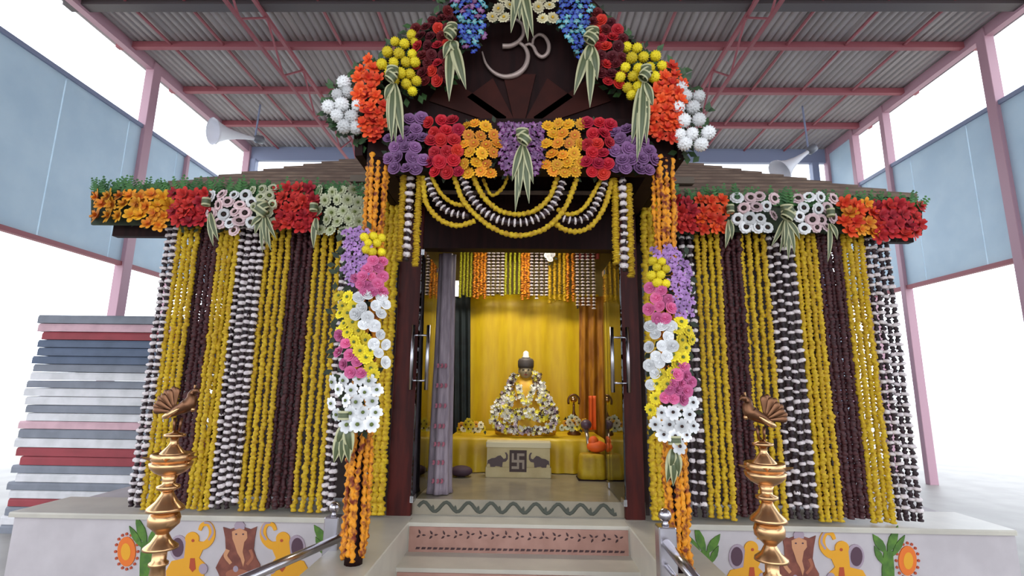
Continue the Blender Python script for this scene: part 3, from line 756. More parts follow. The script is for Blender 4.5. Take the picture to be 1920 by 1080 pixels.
def bow(label, cx, cy, tips, Y, wd=19, group='variegated leaf bows', loops=3, lw=26):
    q = px2m(Y); t = thing('leaf_bow', label, 'leaf bow', at(cx, cy, Y), group)
    for i, (x, y) in enumerate(tips):
        leaf_mesh(at(cx+(x-cx)*.12, cy+4, Y-.015-.008*i), at(x, y, Y-.005*i), wd*q*uni(.85, 1.15), .025).build('leaf', LEAFV, t, True)
    for i in range(loops):
        a = [0, .6, -.6, 1.2][i]
        loop_mesh(at(cx+uni(-3, 3), cy-8+6*(i-1), Y-.02-.012*i), lw*q*uni(.8, 1.1), .05, 15*q, a).build('folded_leaf', LEAFV, t, True)
    return t
bow('variegated leaf bow at the left of the arch beside dark red roses', 846, 72, [(842,190),(862,150),(874,168),(832,110),(858,100)], 2.93)
bow('variegated leaf bow at the right of the arch beside dark red roses', 1108, 80, [(1076,178),(1106,202),(1120,150),(1098,120)], 2.93)
bow('variegated leaf bow at the left of the arch below yellow balls', 738, 152, [(742,268),(728,245),(756,262),(734,268),(722,190)], 2.93)
bow('variegated leaf bow at the right of the arch below yellow balls', 1208, 150, [(1184,270),(1194,304),(1212,270),(1200,285),(1224,200)], 2.93)
bow('variegated leaf bow at the very top of the arch', 976, -40, [(958,62),(990,78),(974,40),(1000,70),(966,30)], 2.93)
bow('variegated leaf bow in the middle of the porch beam over purple orchids', 980, 268, [(966,398),(992,382),(974,370),(1000,345),(960,340)], 2.93, wd=15)
bow('variegated leaf bow in the middle of the left header', 494, 400, [(478,440),(492,474),(508,470),(518,448),(470,425),(500,460)], 3.9, wd=11)
bow('variegated leaf bow in the middle of the right header', 1474, 408, [(1446,462),(1462,474),(1478,488),(1490,478),(1500,450),(1470,470)], 3.9, wd=10)
bow('pair of drooping leaves left of the blush flowers on the left header', 392, 395, [(400,462),(410,452)], 3.92, wd=12, loops=1, lw=16)
bow('pair of drooping leaves right of red lilies on the left header', 592, 405, [(588,466),(596,440)], 3.92, wd=12, loops=1, lw=16)
bow('pair of drooping leaves right of orange lilies on the right header', 1368, 408, [(1360,466),(1372,450)], 3.92, wd=12, loops=1, lw=16)
bow('pair of drooping leaves at the right of the right header cups', 1556, 415, [(1552,492),(1570,450)], 3.92, wd=9, loops=1, lw=16)
bow('variegated leaves below the left pillar bouquet', 650, 792, [(626,868),(640,868),(655,868),(632,835),(660,850)], 2.86, wd=20, loops=1)
bow('variegated leaves below the right pillar bouquet', 1262, 838, [(1250,905),(1262,912),(1272,895),(1256,880)], 2.86, wd=18, loops=1)

# ------------------------------------------------------------------ pillars wrapped in orange strands
for sd, (xb, yb_), (xt, yt) in (('left', (667, 1058), (703, 300)), ('right', (1268, 1064), (1238, 300))):
    bt = at(xb, yb_, 3.0); X = bt.x
    if sd == 'left': X = -.908
    else: X = .868
    t = thing('porch_pillar', f'dark wooden porch pillar on the {sd}, under orange garlands', 'pillar', (X, 3.0, PZ))
    MB().lathe([(.05, 0), (.05, .06), (.036, .08), (.036, 2.2), (.06, 2.24), (.075, b0.z+.02-PZ)], (X, 3.02, PZ), 12).build('shaft', WOODD, t, True)
    for i in range(6):
        a = math.pi*(1.02+.96*i/5); xx = X+.055*math.cos(a); yy = 3.02+.055*math.sin(a)
        zt = b0.z+.03+uni(-.03, .03); zb = PZ+uni(.004, .05)
        pts = [Vector((xx+uni(-.011, .011), yy-abs(uni(0, .012)), zt+(zb-zt)*k/14)) for k in range(15)]
        Rp = resample(smoothline(pts, 6), .013); rr = [.017*(.55 if j % 3 == 0 else 1)*uni(.8, 1.2) for j in range(len(Rp))]
        MB().tube(Rp, rr, 7, jit=.3).build('orange_garland', MARIO, None, True, label=f'{ORD[i] if i < 8 else "last"} orange marigold strand from the left wrapped on the {sd} pillar', cat='garland', group=f'orange strands on the {sd} pillar')

def bouquet(sd, parts, cx, cy):
    t = thing('flower_bouquet', f'tall mixed bouquet of lilac, yellow, pink and white flowers on the {sd} pillar', 'bouquet', at(cx, cy, 2.88), 'pillar bouquets')
    allp = [(cx-44, cy-195), (cx+36, cy-195), (cx+36, cy+150), (cx+10, cy+185), (cx-50, cy+150)] if sd == 'left' else [(cx-40, cy-190), (cx+36, cy-190), (cx+46, cy+150), (cx, cy+185), (cx-38, cy+150)]
    backing(t, allp, 2.9, LEAFG if False else BACKG, 160, .06)
    for kind, mt, rpx, d, poly, heart, hr in parts:
        for x, y in spread(poly, d):
            q = (x-cx)/45
            flower(t, kind, mt, at(x, y, 2.85-.05*(1-q*q)-uni(0, .015)), rpx*px2m(2.85), heart, hr, .3, q*.6)
bouquet('left', [
    ('orchid', F_LILAC, 10, 14, [(646,435),(690,430),(694,500),(660,545),(642,520)], C_DARK, .12),
    ('pompon', F_YEL, 9, 15, rect(680, 440, 720, 482), None, 0),
    ('rose', F_PINK, 11, 17, [(692,484),(722,484),(722,548),(664,552),(660,530)], None, 0),
    ('rose', F_WHITE, 11, 21, [(664,548),(724,548),(724,680),(700,682),(696,620),(664,606)], None, 0),
    ('gerbera', F_YEL, 13, 19, [(630,550),(664,552),(664,606),(694,622),(700,690),(724,690),(722,706),(690,706),(656,640),(632,622)], C_GREEN, .22),
    ('rose', F_PINK, 11, 20, [(634,622),(656,642),(690,706),(662,706),(632,690)], None, 0),
    ('daisy', F_WHITE, 14, 24, [(616,704),(664,706),(710,718),(712,780),(690,812),(650,800),(616,790)], C_GREEN, .24)], 672, 625)
bouquet('right', [
    ('orchid', F_LILAC, 10, 14, [(1220,468),(1270,462),(1298,520),(1298,595),(1262,595),(1256,510)], C_DARK, .12),
    ('pompon', F_YEL, 10, 16, rect(1220, 485, 1256, 534), None, 0),
    ('rose', F_PINK, 11, 20, [(1214,536),(1254,536),(1268,608),(1236,608),(1214,590)], None, 0),
    ('rose', F_WHITE, 11, 21, [(1212,604),(1268,604),(1270,650),(1240,700),(1228,735),(1212,735)], None, 0),
    ('gerbera', F_YEL, 13, 19, [(1268,596),(1300,620),(1308,662),(1270,690),(1250,745),(1222,790),(1216,760),(1236,705),(1266,655)], C_GREEN, .22),
    ('rose', F_PINK, 11, 17, [(1280,682),(1302,690),(1304,742),(1260,755),(1240,752),(1256,710)], None, 0),
    ('daisy', F_WHITE, 14, 24, [(1244,756),(1304,746),(1306,800),(1292,838),(1250,838),(1224,818),(1222,792)], C_DARK, .2)], 1260, 650)

# ------------------------------------------------------------------ painted frieze on the plinth front
PY0, PY1 = 3.984, 3.9905
def paint(name, P, col, parent, lay=0, dx=0, dy=0, mir=None):
    W = []
    for x, y in P:
        if mir is not None: x = 2*mir-x
        p = at(x+dx, y+dy, 3.988); W.append((p.x, p.z))
    a = sum(W[i][0]*W[(i+1) % len(W)][1]-W[(i+1) % len(W)][0]*W[i][1] for i in range(len(W)))
    if a < 0: W.reverse()
    return MB().prism(W, PY0-.002*lay, PY1).build(name, col, parent)
def ell(cx, cy, rx, ry, n=20): return [(cx+rx*math.cos(2*math.pi*k/n), cy+ry*math.sin(2*math.pi*k/n)) for k in range(n)]
def strip(P, r0, r1):
    W = smoothline([(x, y, 0) for x, y in P], 5); L = []; Rr = []; n = len(W)
    for i, p in enumerate(W):
        t = (W[min(i+1, n-1)]-W[max(i-1, 0)]).normalized(); s = Vector((-t.y, t.x, 0))*(r0+(r1-r0)*i/(n-1))
        L.append((p.x+s.x, p.y+s.y)); Rr.append((p.x-s.x, p.y-s.y))
    return L+Rr[::-1]
def leafpoly(b, t, wd):
    b, t = Vector((b[0], b[1])), Vector((t[0], t[1])); d = t-b; s = Vector((-d.y, d.x)).normalized()*wd
    return [tuple(v) for v in (b, b+d*.3+s*.8, b+d*.55+s, b+d*.8+s*.6, t, b+d*.8-s*.6, b+d*.55-s, b+d*.3-s*.8)]
PYEL = mat('painted_ochre', (224, 158, 32), .7); PGRN = mat('painted_green', (88, 128, 44), .7, rgb2=(68, 104, 40), scale=20)
PBRN = mat('painted_brown', (134, 76, 60), .7, rgb2=(110, 58, 48), scale=14); PTAN = mat('painted_tan', (200, 142, 102), .7)
PPUR = mat('painted_plum', (84, 56, 70), .7); PGRY = mat('painted_mauve_grey', (164, 146, 158), .7); PORA = mat('painted_orange', (224, 112, 36), .7); PREDD = mat('painted_red', (176, 72, 40), .7)
GP = 'painted figures on the plinth'
def painted(name, label, cat, c, dx, dy):
    o = bpy.data.objects.new(name, None); COL.objects.link(o); o.parent = pl; o.location = at(c[0]+dx, c[1]+dy, 3.988); o['label'] = label
    return o
for sd, dx, dy in (('left', 0, 0), ('right', 1047, 17)):
    for mir in (None, 446):
        f = (lambda x: x) if mir is None else (lambda x: 2*446-x)
        e = painted('painted_elephant', 'yellow painted elephant with raised trunk', 'painting', (f(355), 1040), dx, dy)
        k = dict(parent=e, dx=dx, dy=dy, mir=mir)
        paint('ear_border', ell(336, 1027, 17, 24), PGRY, lay=.5, **k)
        paint('body', [(350,1008),(372,1012),(381,1030),(374,1046),(386,1058),(384,1072),(378,1114),(356,1114),(354,1090),(336,1090),(334,1114),(314,1114),(312,1070),(322,1052),(346,1046)], PYEL, lay=1, **k)
        paint('head', ell(361, 1010, 13, 13), PYEL, lay=1.6, **k)
        paint('trunk', strip([(368,1022),(384,1022),(396,1010),(398,994),(391,982),(380,984),(375,994)], 8, 3), PYEL, lay=1.3, **k)
        paint('trunk_stripe', strip([(392,1012),(400,998),(395,982),(384,979)], 2, 2), PGRY, lay=2, **k)
        paint('ear', ell(334, 1026, 11, 18), PPUR, lay=2, **k)
        paint('eye', ell(363, 1013, 3, 3, 8), PREDD, lay=2.4, **k)
        paint('harness', [(358,1046),(366,1046),(368,1066),(362,1072),(356,1064)], PREDD, lay=2.2, **k)
        paint('saddle_cloth', ell(382, 1066, 8, 10), PGRY, lay=2.2, **k)
        p = painted('painted_plant', 'green painted leafy plant', 'painting', (f(272), 1040), dx, dy); k['parent'] = p
        paint('stalk', [(266,1016),(282,1016),(286,1050),(284,1110),(262,1110),(263,1050)], PGRN, lay=1, **k)
        for b, t, wd in (((276,1024),(256,968),8), ((268,1028),(243,986),6), ((277,1022),(303,984),8), ((283,1042),(300,1006),6)): paint('painted_leaf', leafpoly(b, t, wd), PGRN, lay=1.5, **k)
        s = painted('painted_sunflower', 'orange painted sunflower with dotted rim', 'painting', (f(238), 1032), dx, dy); k['parent'] = s
        paint('disc', ell(238, 1034, 17, 28), PORA, lay=1, **k); paint('inner_disc', ell(237, 1034, 9, 16), PYEL, lay=1.6, **k)
        for j in range(16):
            a = 2*math.pi*j/16; paint('rim_dot', ell(238+21*math.cos(a), 1034+33*math.sin(a), 2.4, 2.8, 8), PREDD, lay=1, **k)
    g = painted('painted_deity', 'brown painted seated elephant headed deity', 'painting', (448, 1040), dx, dy); k = dict(parent=g, dx=dx, dy=dy)
    paint('robe', [(419,988),(432,992),(450,986),(470,992),(482,987),(478,1010),(476,1030),(481,1046),(488,1058),(488,1078),(474,1096),(470,1112),(430,1112),(418,1094),(410,1074),(405,1064),(413,1048),(424,1030),(423,1008)], PBRN, lay=1, **k)
    paint('crown', [(441,992),(440,984),(444,978),(450,975),(456,978),(460,984),(459,992)], PGRY, lay=1.6, **k)
    paint('face', [(436,996),(450,990),(464,996),(465,1008),(459,1016),(456,1034),(460,1050),(457,1062),(452,1046),(446,1036),(441,1020),(437,1010)], PTAN, lay=2, **k)
    for q in (444, 457): paint('eye', ell(q, 1001, 2, 1.6, 8), PPUR, lay=2.6, **k)
    paint('arm', strip([(428,1030),(424,1042),(434,1056)], 4, 3), PTAN, lay=1.8, **k); paint('arm', strip([(470,1030),(474,1044),(464,1058)], 3, 2.5), mat('painted_rust', (160, 96, 70), .7), lay=1.8, **k)
    paint('lap', ell(446, 1076, 22, 10), mat('painted_rust', (160, 96, 70), .7), lay=1.8, **k)
    paint('sweet', ell(443, 1066, 5, 6, 10), PGRY, lay=2.4, **k)

# ------------------------------------------------------------------ brass peacock lamps
Q = 2.6/FPX*1.03
def lampz(y): return (1.105-(y-857)*Q)
def lathe_px(P): return [(r*Q, lampz(y)) for r, y in P][::-1]
def make_lamp(loc, label, flip):
    t = thing('oil_lamp', label, 'lamp', loc, 'brass oil lamps')
    o3 = Vector((loc[0], loc[1], 0))
    def part(nm, P, mt=BRASS): return MB().lathe(lathe_px(P), o3, 32).build(nm, mt, t, True)
    part('base', [(26, 1082), (34, 1098), (40, 1110), (24, 1120), (20, 1160), (26, 1170), (30, 1180), (70, 1225), (78, 1240), (80, 1257)])
    part('stem', [(12, 1004), (11, 1012), (11, 1026), (15, 1029), (15, 1033), (11, 1036), (13, 1056), (26, 1082)])
    part('bell_ring', [(9, 980), (10, 984), (16, 995), (26, 1003), (27, 1007), (12, 1009)])
    part('bulb', [(12, 946), (22, 950), (25, 958), (24, 968), (18, 974), (12, 980), (9, 984)])
    part('bell', [(8, 912), (10, 918), (17, 930), (28, 940), (30, 945), (12, 948)])
    part('neck', [(13, 886), (10, 896), (10, 902), (18, 905), (18, 909), (9, 914)])
    part('bowl', [(24, 864), (34, 866), (32, 874), (24, 882), (13, 888)])
    tr = part('oil_tray', [(8, 852), (24, 854), (31, 850), (33, 852), (33, 860), (28, 866), (20, 867)])
    for k in range(5):
        a = 2*math.pi*k/5+(0 if not flip else math.pi); d = Vector((math.cos(a), math.sin(a), 0)); s = Vector((-d.y, d.x, 0))
        b = o3+Vector((0, 0, lampz(857)))
        MB().add([b+d*26*Q+s*9*Q, b+d*44*Q+s*2*Q+Vector((0,0,.008)), b+d*44*Q-s*2*Q+Vector((0,0,.008)), b+d*26*Q-s*9*Q, b+d*26*Q+Vector((0,0,-.02)), b+d*44*Q+Vector((0,0,.001))],
                 [(0,4,5,1), (3,2,5,4), (1,5,2), (0,1,2,3)]).build('wick_spout', BRASS, tr)
    part('finial_stand', [(4, 812), (5, 815), (17, 818), (17, 822), (7, 824), (6, 832), (9, 838), (20, 850), (21, 854)])
    # peacock: body and neck one mesh, then tail fan, crest, legs
    sx = -1 if flip else 1
    def P(x, y, dy=0): return o3+Vector((sx*x*Q, dy, lampz(y)))
    bd = t
    body = MB().tube(smoothline([P(-24, 789), P(-14, 784), (P(0, 776)), P(12, 770), P(19, 764), P(21, 755), P(20, 748), P(24, 742), P(31, 743), P(36, 746)], 4),
                     [(lambda u: (.004+.03*math.sin(min(1, u/.42)*math.pi*.5) if u < .42 else max(.004, .034-.07*(u-.42))) if u < .8 else max(.003, .0145*(1-(u-.8)/.2)+.006*math.exp(-((u-.86)/.05)**2)))(i/36) for i in range(37)], 14)
    body.build('peacock_body', BRASSD, t, True)
    for i in range(9):
        a = math.radians(92+(176-92)*i/8); rr = 40+3*(i % 2)
        pts = [P(-6+rr*f*math.cos(a), 780-rr*1.08*f*math.sin(a), .004*(i % 2)) for f in (.12, .35, .6, .8, .93, 1.0)]
        MB().tube(pts, [.004, .008, .013, .018, .016, .004], 8, flat=.35).build('tail_feather', BRASSD, t, True)
    wing = MB().tube(smoothline([P(-22, 790, -.022), P(-8, 784, -.034), P(8, 772, -.026)], 5), [.003, .008, .012, .014, .015, .015, .014, .013, .011, .008, .004], 8)
    wing.build('wing', BRASS, t, True)
    MB().tube([P(24, 741), P(25, 732)], [.003, .006], 6).build('crest', BRASS, t)
    for q in (-4, 8): MB().tube([P(q, 790), P(q*.8, 813)], [.008, .006], 8).build('leg', BRASSD, t, True)
    MB().ball(P(26, 775), .012, 8, 6).build('breast_bell', BRASS, t, True)
    return t
pL = at(323, 857, 2.6); pR = at(1434, 882, 2.6)
make_lamp((pL.x, pL.y, 0), 'tall brass oil lamp topped by a peacock, in front of the left garlands', False)
make_lamp((pR.x, pR.y, 0), 'tall brass oil lamp topped by a peacock, in front of the right garlands', True)

# ------------------------------------------------------------------ steel railings
def railing(sd, c, Y, ztop, zbot, ends):
    p = at(c[0], c[1], Y)
    t = thing('steel_railing', f'stainless steel handrail with ball topped post on the {sd} of the stairs', 'railing', (p.x, Y, zbot), 'stair railings')
    h = .043
    MB().bbox((p.x-h, Y-h, zbot), (p.x+h, Y+h, ztop), .006).build('post', STEEL, t)
    MB().lathe([(.02, 0), (.014, .012), (.014, .02)], (p.x, Y, ztop), 12).build('finial_neck', STEEL, t, True)
    MB().ball((p.x, Y, ztop+.048), .032, 16, 10).build('ball_finial', STEEL, t, True)
    for (xa, ya), (xb, yb, Yb), r in ends:
        a = at(xa, ya, Y-h+.005); b = at(xb, yb, Yb)
        MB().tube([a, b], r, 12).build('handrail', STEEL, t, True)
    e = at(ends[0][1][0], ends[0][1][1], ends[0][1][2])
    MB().tube([(e.x, e.y+.02, 0), (e.x, e.y+.02, e.z)], .02, 10).build('end_post', STEEL, t, True)
railing('left', (625, 985), 3.27, at(625, 967, 3.27).z, 0, (((634, 1010), (430, 1098), 2.45), ((634, 1062), (520, 1110), 2.7)) and [((634, 1010), (430, 1098, 2.45), .024), ((634, 1058), (560, 1098, 2.8), .012)])
railing('right', (1248, 1000), 2.72, at(1248, 985, 2.72).z, PZ, [((1250, 1020), (1316, 1100, 2.3), .024), ((1250, 1062), (1290, 1110, 2.45), .012)])

# ------------------------------------------------------------------ glass doors with bar handles
def leafdoor(sd, a, b, ztop):
    a, b = Vector(a), Vector(b)
    t = thing('glass_door', f'frameless glass door leaf standing open at the {sd} jamb', 'door', (a.x, a.y, FZ), 'glass door leaves')
    d = (b-a).normalized(); n = Vector((d.y, -d.x, 0))*.006
    z0, z1 = Vector((0,0,PZ+.012 if False else FZ+.01)), Vector((0,0,ztop))
    MB().add([a+n+z0, b+n+z0, b-n+z0, a-n+z0, a+n+z1, b+n+z1, b-n+z1, a-n+z1], [(3,2,1,0),(4,5,6,7),(0,1,5,4),(1,2,6,5),(2,3,7,6),(3,0,4,7)]).build('pane', GLASS, t)
    h = a+d*.07; nn = n.normalized()
    zt, zb = CAMZ+.445, CAMZ-.055
    for sg in (-1, 1):
        c = h+nn*sg*.06
        MB().tube([c+Vector((0,0,zb)), c+Vector((0,0,zt))], .015, 12).build('handle', STEEL, t, True)
    for z in (zb+.07, zt-.08): MB().tube([h-nn*.06+Vector((0,0,z)), h+nn*.06+Vector((0,0,z))], .008, 8).build('handle_standoff', STEEL, t, True)
    for e in (a, b):
        q = e+d*(.06 if e == a else -.06)
        for z in (FZ+.012, ztop-.05): MB().beam(q-d*.055+Vector((0,0,z+.02)), q+d*.055+Vector((0,0,z+.02)), .024, .045).build('patch_fitting', STEEL, t)
la = at(783, 680, 4.0); lb = at(818, 680, 4.75)
leafdoor('left', (-.788, 3.93, 0), (-.785, 4.72, 0), CAMZ+1.05)
ra = at(1166, 680, 4.0); rb = at(1136, 680, 4.75)
leafdoor('right', (.765, 3.93, 0), (.765, 4.72, 0), CAMZ+1.05)

# ------------------------------------------------------------------ sanctum interior
def curtain(name, label, cat, x0, x1, y0, y1, Y, mt, folds, amp, group=None, gather=1.0, th=.012):
    nx, nz = folds*8, 10; vs = []; a, b = at(x0, y0, Y), at(x1, y0, Y); c, d = at(x0, y1, Y), at(x1, y1, Y)
    ph = [uni(-.5, .5) for _ in range(folds+2)]
    for lay in (0, 1):
        for j in range(nz+1):
            v = j/nz; P0 = a.lerp(c, v); P1 = b.lerp(d, v)
            for i in range(nx+1):
                u = i/nx; p = P0.lerp(P1, u)
                f = math.sin(u*folds*2*math.pi+.6*math.sin(3*u+v*1.5)+ph[int(u*folds)]*.6)*amp*(.55+.45*v)
                vs.append((p.x, Y+f+lay*th, p.z))
    n1 = (nx+1)*(nz+1); fs = []
    for j in range(nz):
        for i in range(nx):
            k = j*(nx+1)+i; fs.append((k, k+1, k+nx+2, k+nx+1)); k += n1; fs.append((k+nx+1, k+nx+2, k+1, k))
    for j in range(nz):
        k = j*(nx+1); fs.append((k, k+nx+1, k+n1+nx+1, k+n1)); k += nx; fs.append((k, k+n1, k+n1+nx+1, k+nx+1))
    for i in range(nx):
        fs.append((i, i+n1, i+n1+1, i+1)); k = nz*(nx+1)+i; fs.append((k, k+1, k+n1+1, k+n1))
    return MB().add(vs, fs).build(name, mt, None, True, label=label, cat=cat, group=group)
CLY = mat('yellow_satin', (228, 192, 8), .45, rgb2=(218, 178, 6), scale=3, stretch=(6,1,1))
curtain('backdrop_curtain', 'golden yellow backdrop curtain hanging behind the altar', 'curtain', 876, 1122, 552, 838, 6.3, CLY, 5, .012)
curtain('teal_curtain', 'dark teal curtain at the left of the yellow backdrop', 'curtain', 846, 882, 550, 830, 6.24, mat('dark_teal_cloth', (26, 40, 44), .7, rgb2=(18, 28, 34), scale=8), 3, .02)
curtain('ochre_curtain', 'brownish ochre curtain strip at the right of the backdrop', 'curtain', 1086, 1134, 556, 838, 6.2, mat('ochre_cloth', (178, 118, 14), .6, rgb2=(140, 84, 10), scale=4, stretch=(6,1,1)), 3, .025)
curtain('orange_scarf', 'bright orange scarf hanging at the right of the altar', 'scarf', 1104, 1118, 742, 806, 5.75, mat('orange_cloth', (232, 96, 24), .6), 2, .012)
curtain('red_pelmet', 'small red cloth pelmet above the right striped strands', 'cloth', 1078, 1124, 464, 486, 6.1, mat('dull_red_cloth', (128, 40, 30), .7), 3, .012)
# grey gathered curtain just inside the left jamb
pc = atZ(822, 926, FZ); b = MB(); vs = []; N = 40
mg = mat('grey_mauve_cloth', (146, 132, 140), .7, rgb2=(122, 108, 118), scale=10, stretch=(5,5,.6))
zz = [FZ+.005, FZ+.05, 1.0, 1.5, 1.9, 2.2, CAMZ+1.1]; rr_ = [.1, .092, .086, .08, .074, .07, .068]
for z, r in zip(zz, rr_):
    for k in range(N):
        a = 2*math.pi*k/N; q = r*(1+.13*math.sin(a*7+z)); vs.append((pc.x+q*math.cos(a), pc.y+.03+q*math.sin(a), z))
b.add(vs, [(i*N+k, i*N+(k+1) % N, (i+1)*N+(k+1) % N, (i+1)*N+k) for i in range(len(zz)-1) for k in range(N)]+[tuple(range(N-1,-1,-1)), tuple((len(zz)-1)*N+k for k in range(N))])
gc = thing('gathered_curtain', 'grey mauve gathered curtain with red prints inside the left jamb', 'curtain', (pc.x, pc.y, FZ))
b.build('cloth', mg, gc, True)
PR = mat('printed_dull_red', (156, 84, 100), .7)
for i, z in enumerate((.72, .86, 1.0, 1.14, 1.3, 1.46, 1.62)):
    mb = MB()
    for j in range(3):
        x = pc.x-.035+.034*j+uni(-.004, .004); y = pc.y+.03-.1-.006*(.5 if j != 1 else 1)
        mb.prism([(x-.011, z-.014), (x+.004, z-.02), (x+.013, z-.002), (x+.006, z+.018), (x-.009, z+.012), (x-.002, z)], y, y+.02)
    mb.build('printed_motif', PR, gc)
# inner garlands above the backdrop
M_LIM = [lump_mesh('lime_garland', SL, .03, .016, mat('lime_marigold', (178, 176, 26), .7, rgb2=(140, 136, 20), scale=45, rand=.15)) for _ in range(2)]
def inner(kind, xs, yb, cn, where):
    for i, x in enumerate(xs):
        a = at(x, 466, 6.08); a2 = at(x, yb+uni(-4, 4), 6.08); L = a.z-a2.z
        lab = f'{ORD[i]} {cn} strand of the inner {where} bundle above the backdrop'
        if kind == 'striped':
            o = put('striped_garland', lump_mesh('striped_garland', L, .03, .013, DARKLEAF), None, a, label=lab, cat='garland', group='inner garland row')
            wm = MB(); n = int(L/.04)
            for k in range(n): wm.lathe([(.008, -.01), (.024, -.004), (.024, .006), (.008, .011)], (a.x, a.y, a.z-(k+.5)*.04), 8, jit=.15)
            q = wm.build('white_blossoms', WHITEB, o); q['kind'] = 'stuff'
        else:
            ms = {'lime': M_LIM, 'yellow': M_YEL, 'orange': M_ORA}[kind]
            put({'lime': 'lime_garland', 'yellow': 'marigold_garland', 'orange': 'orange_garland'}[kind], random.choice(ms), None, a, (0, 0, random.choice((0, 1.5708, 3.1416))), (.95, .95, L/SL), label=lab, cat='garland', group='inner garland row')
inner('lime', ev(865, 884, 4), 556, 'lime green', 'leftmost lime')
inner('orange', ev(891, 910, 4), 558, 'orange', 'left orange')
inner('striped', ev(917, 943, 4), 558, 'black and white', 'left striped')
inner('lime', ev(949, 974, 4), 556, 'lime green', 'central lime')
inner('orange', ev(980, 991, 3), 560, 'orange', 'central orange')
inner('striped', ev(997, 1025, 4), 562, 'black and white', 'central striped')
inner('yellow', ev(1031, 1058, 4), 566, 'yellow', 'right yellow')
inner('orange', ev(1064, 1074, 2), 568, 'orange', 'right orange')
inner('striped', ev(1082, 1112, 4), 580, 'black and white', 'right striped')
MB().box((at(846, 466, 6.1).x, 6.07, at(960, 472, 6.1).z), (at(1128, 466, 6.1).x, 6.13, at(960, 458, 6.1).z+.03)).build('garland_rail', WOODD, None, label='dark rail carrying the inner garland row', cat='rail')
bunch('white flower pinned above the inner striped strands', rect(1022, 474, 1040, 492), 6.0, 'rose', F_WHITE, 7, 'pinned flowers', d=11, nleaf=6, cat='flower', name='pinned_flower', bulge=0)

# altar with yellow cloth
ATZ = CAMZ-.535
al = thing('altar_table', 'low altar table covered by a yellow cloth', 'table', (0, 5.7, FZ))
ax0, ax1 = at(842, 822, 5.32).x, at(1134, 822, 5.32).x
for x in (ax0+.08, ax1-.08):
    for y in (5.42, 6.05): MB().box((x-.03, y-.03, FZ), (x+.03, y+.03, ATZ-.03)).build('leg', WOODD, al)
MB().box((ax0+.02, 5.36, ATZ-.04), (ax1-.02, 6.12, ATZ-.012)).build('table_top', WOODD, al)
cl = MB(); nx = 90; vs = []
rows = [(6.14, ATZ, 0), (5.4, ATZ, 0), (5.345, ATZ-.006, .1), (5.325, ATZ-.03, .3), (5.32, ATZ-.12, .7), (5.315, FZ+.12, 1), (5.31, FZ+.008, 1.15)]
for lay in (0, 1):
    for y, z, am in rows:
        for i in range(nx+1):
            u = i/nx; f = (.012*math.sin(u*55+2*math.sin(u*7))+.008*math.sin(u*23))*am
            vs.append((ax0+(ax1-ax0)*u, y+f+(.008 if lay and am else 0), z-(.008 if lay and not am else 0)))
n1 = (nx+1)*len(rows); fs = []
for j in range(len(rows)-1):
    for i in range(nx):
        k = j*(nx+1)+i; fs.append((k, k+1, k+nx+2, k+nx+1)[::-1]); k += n1; fs.append((k, k+1, k+nx+2, k+nx+1))
cl.add(vs, fs).build('cloth', mat('yellow_altar_cloth', (206, 172, 10), .5, rgb2=(188, 150, 8), scale=4), al, True)
# offering box with elephants and swastika
bx = atZ(971, 895, FZ); q = bx.y/FPX*1.02
hb = thing('offering_box', 'cream wooden offering box with elephants and a swastika panel', 'box', (bx.x, bx.y, FZ))
X0, X1 = bx.x-55*q, bx.x+56*q; H = 60*q; yb0, yb1 = bx.y, bx.y+.12
BXM = mat('cream_painted_wood', (196, 178, 132), .6, rgb2=(182, 162, 116), scale=6); BXD = mat('box_dark_paint', (58, 36, 30), .6); ELM = mat('box_elephant_grey', (86, 70, 70), .7)
MB().bbox((X0-.012, yb0-.012, FZ), (X1+.012, yb1+.01, FZ+.075*H/.34+.02), .006).build('base_moulding', BXM, hb)
MB().box((X0, yb0, FZ+.03), (X1, yb1, FZ+H*.84)).build('body', BXM, hb)
MB().bbox((X0-.01, yb0-.02, FZ+H*.84), (X1+.01, yb1+.02, FZ+H), .008).build('lid', mat('box_lid_cream', (214, 200, 160), .5), hb)
pm = (bx.x-15*q, bx.x+15*q); pz0, pz1 = FZ+.05, FZ+H*.76
MB().box((pm[0], yb0-.014, pz0), (pm[1], yb0+.002, pz1)).build('emblem_panel', BXD, hb)
sw = MB(); c_ = (bx.x, (pz0+pz1)/2); u = (pz1-pz0)*.36; h_ = u*.17; y0_ = yb0-.019
for s_ in ([(-h_, -u), (h_, -u), (h_, u), (-h_, u)], [(-u, -h_), (-h_, -h_), (-h_, h_), (-u, h_)], [(h_, -h_), (u, -h_), (u, h_), (h_, h_)],
           [(h_, u-2*h_), (u, u-2*h_), (u, u), (h_, u)], [(-u, -u), (-h_, -u), (-h_, -u+2*h_), (-u, -u+2*h_)], [(-u, h_), (-u+2*h_, h_), (-u+2*h_, u), (-u, u)], [(u-2*h_, -u), (u, -u), (u, -h_), (u-2*h_, -h_)]):
    sw.prism([(c_[0]+a*.85, c_[1]+b_) for a, b_ in s_], y0_, yb0-.012)
sw.build('swastika_emblem', mat('emblem_pale_grey', (150, 134, 118), .6), hb)
EL = [(-17,2),(-19,14),(-22,16),(-25,13),(-24,22),(-16,26),(-8,27),(-2,31),(4,32),(8,28),(11,25),(16,27),(16,33),(13,38),(17,38),(20,33),(20,25),(16,20),(9,19),(8,12),(9,0),(4,0),(3,10),(-6,11),(-9,9),(-10,0),(-15,0)]
for sg, cx in ((1, bx.x-34*q), (-1, bx.x+35*q)):
    W = [(cx+sg*a*q*.8, FZ+.05+b_*q*.85) for a, b_ in EL]
    if sg > 0: W.reverse()
    MB().prism(W, yb0-.008, yb0+.001).build('elephant_relief', ELM, hb)

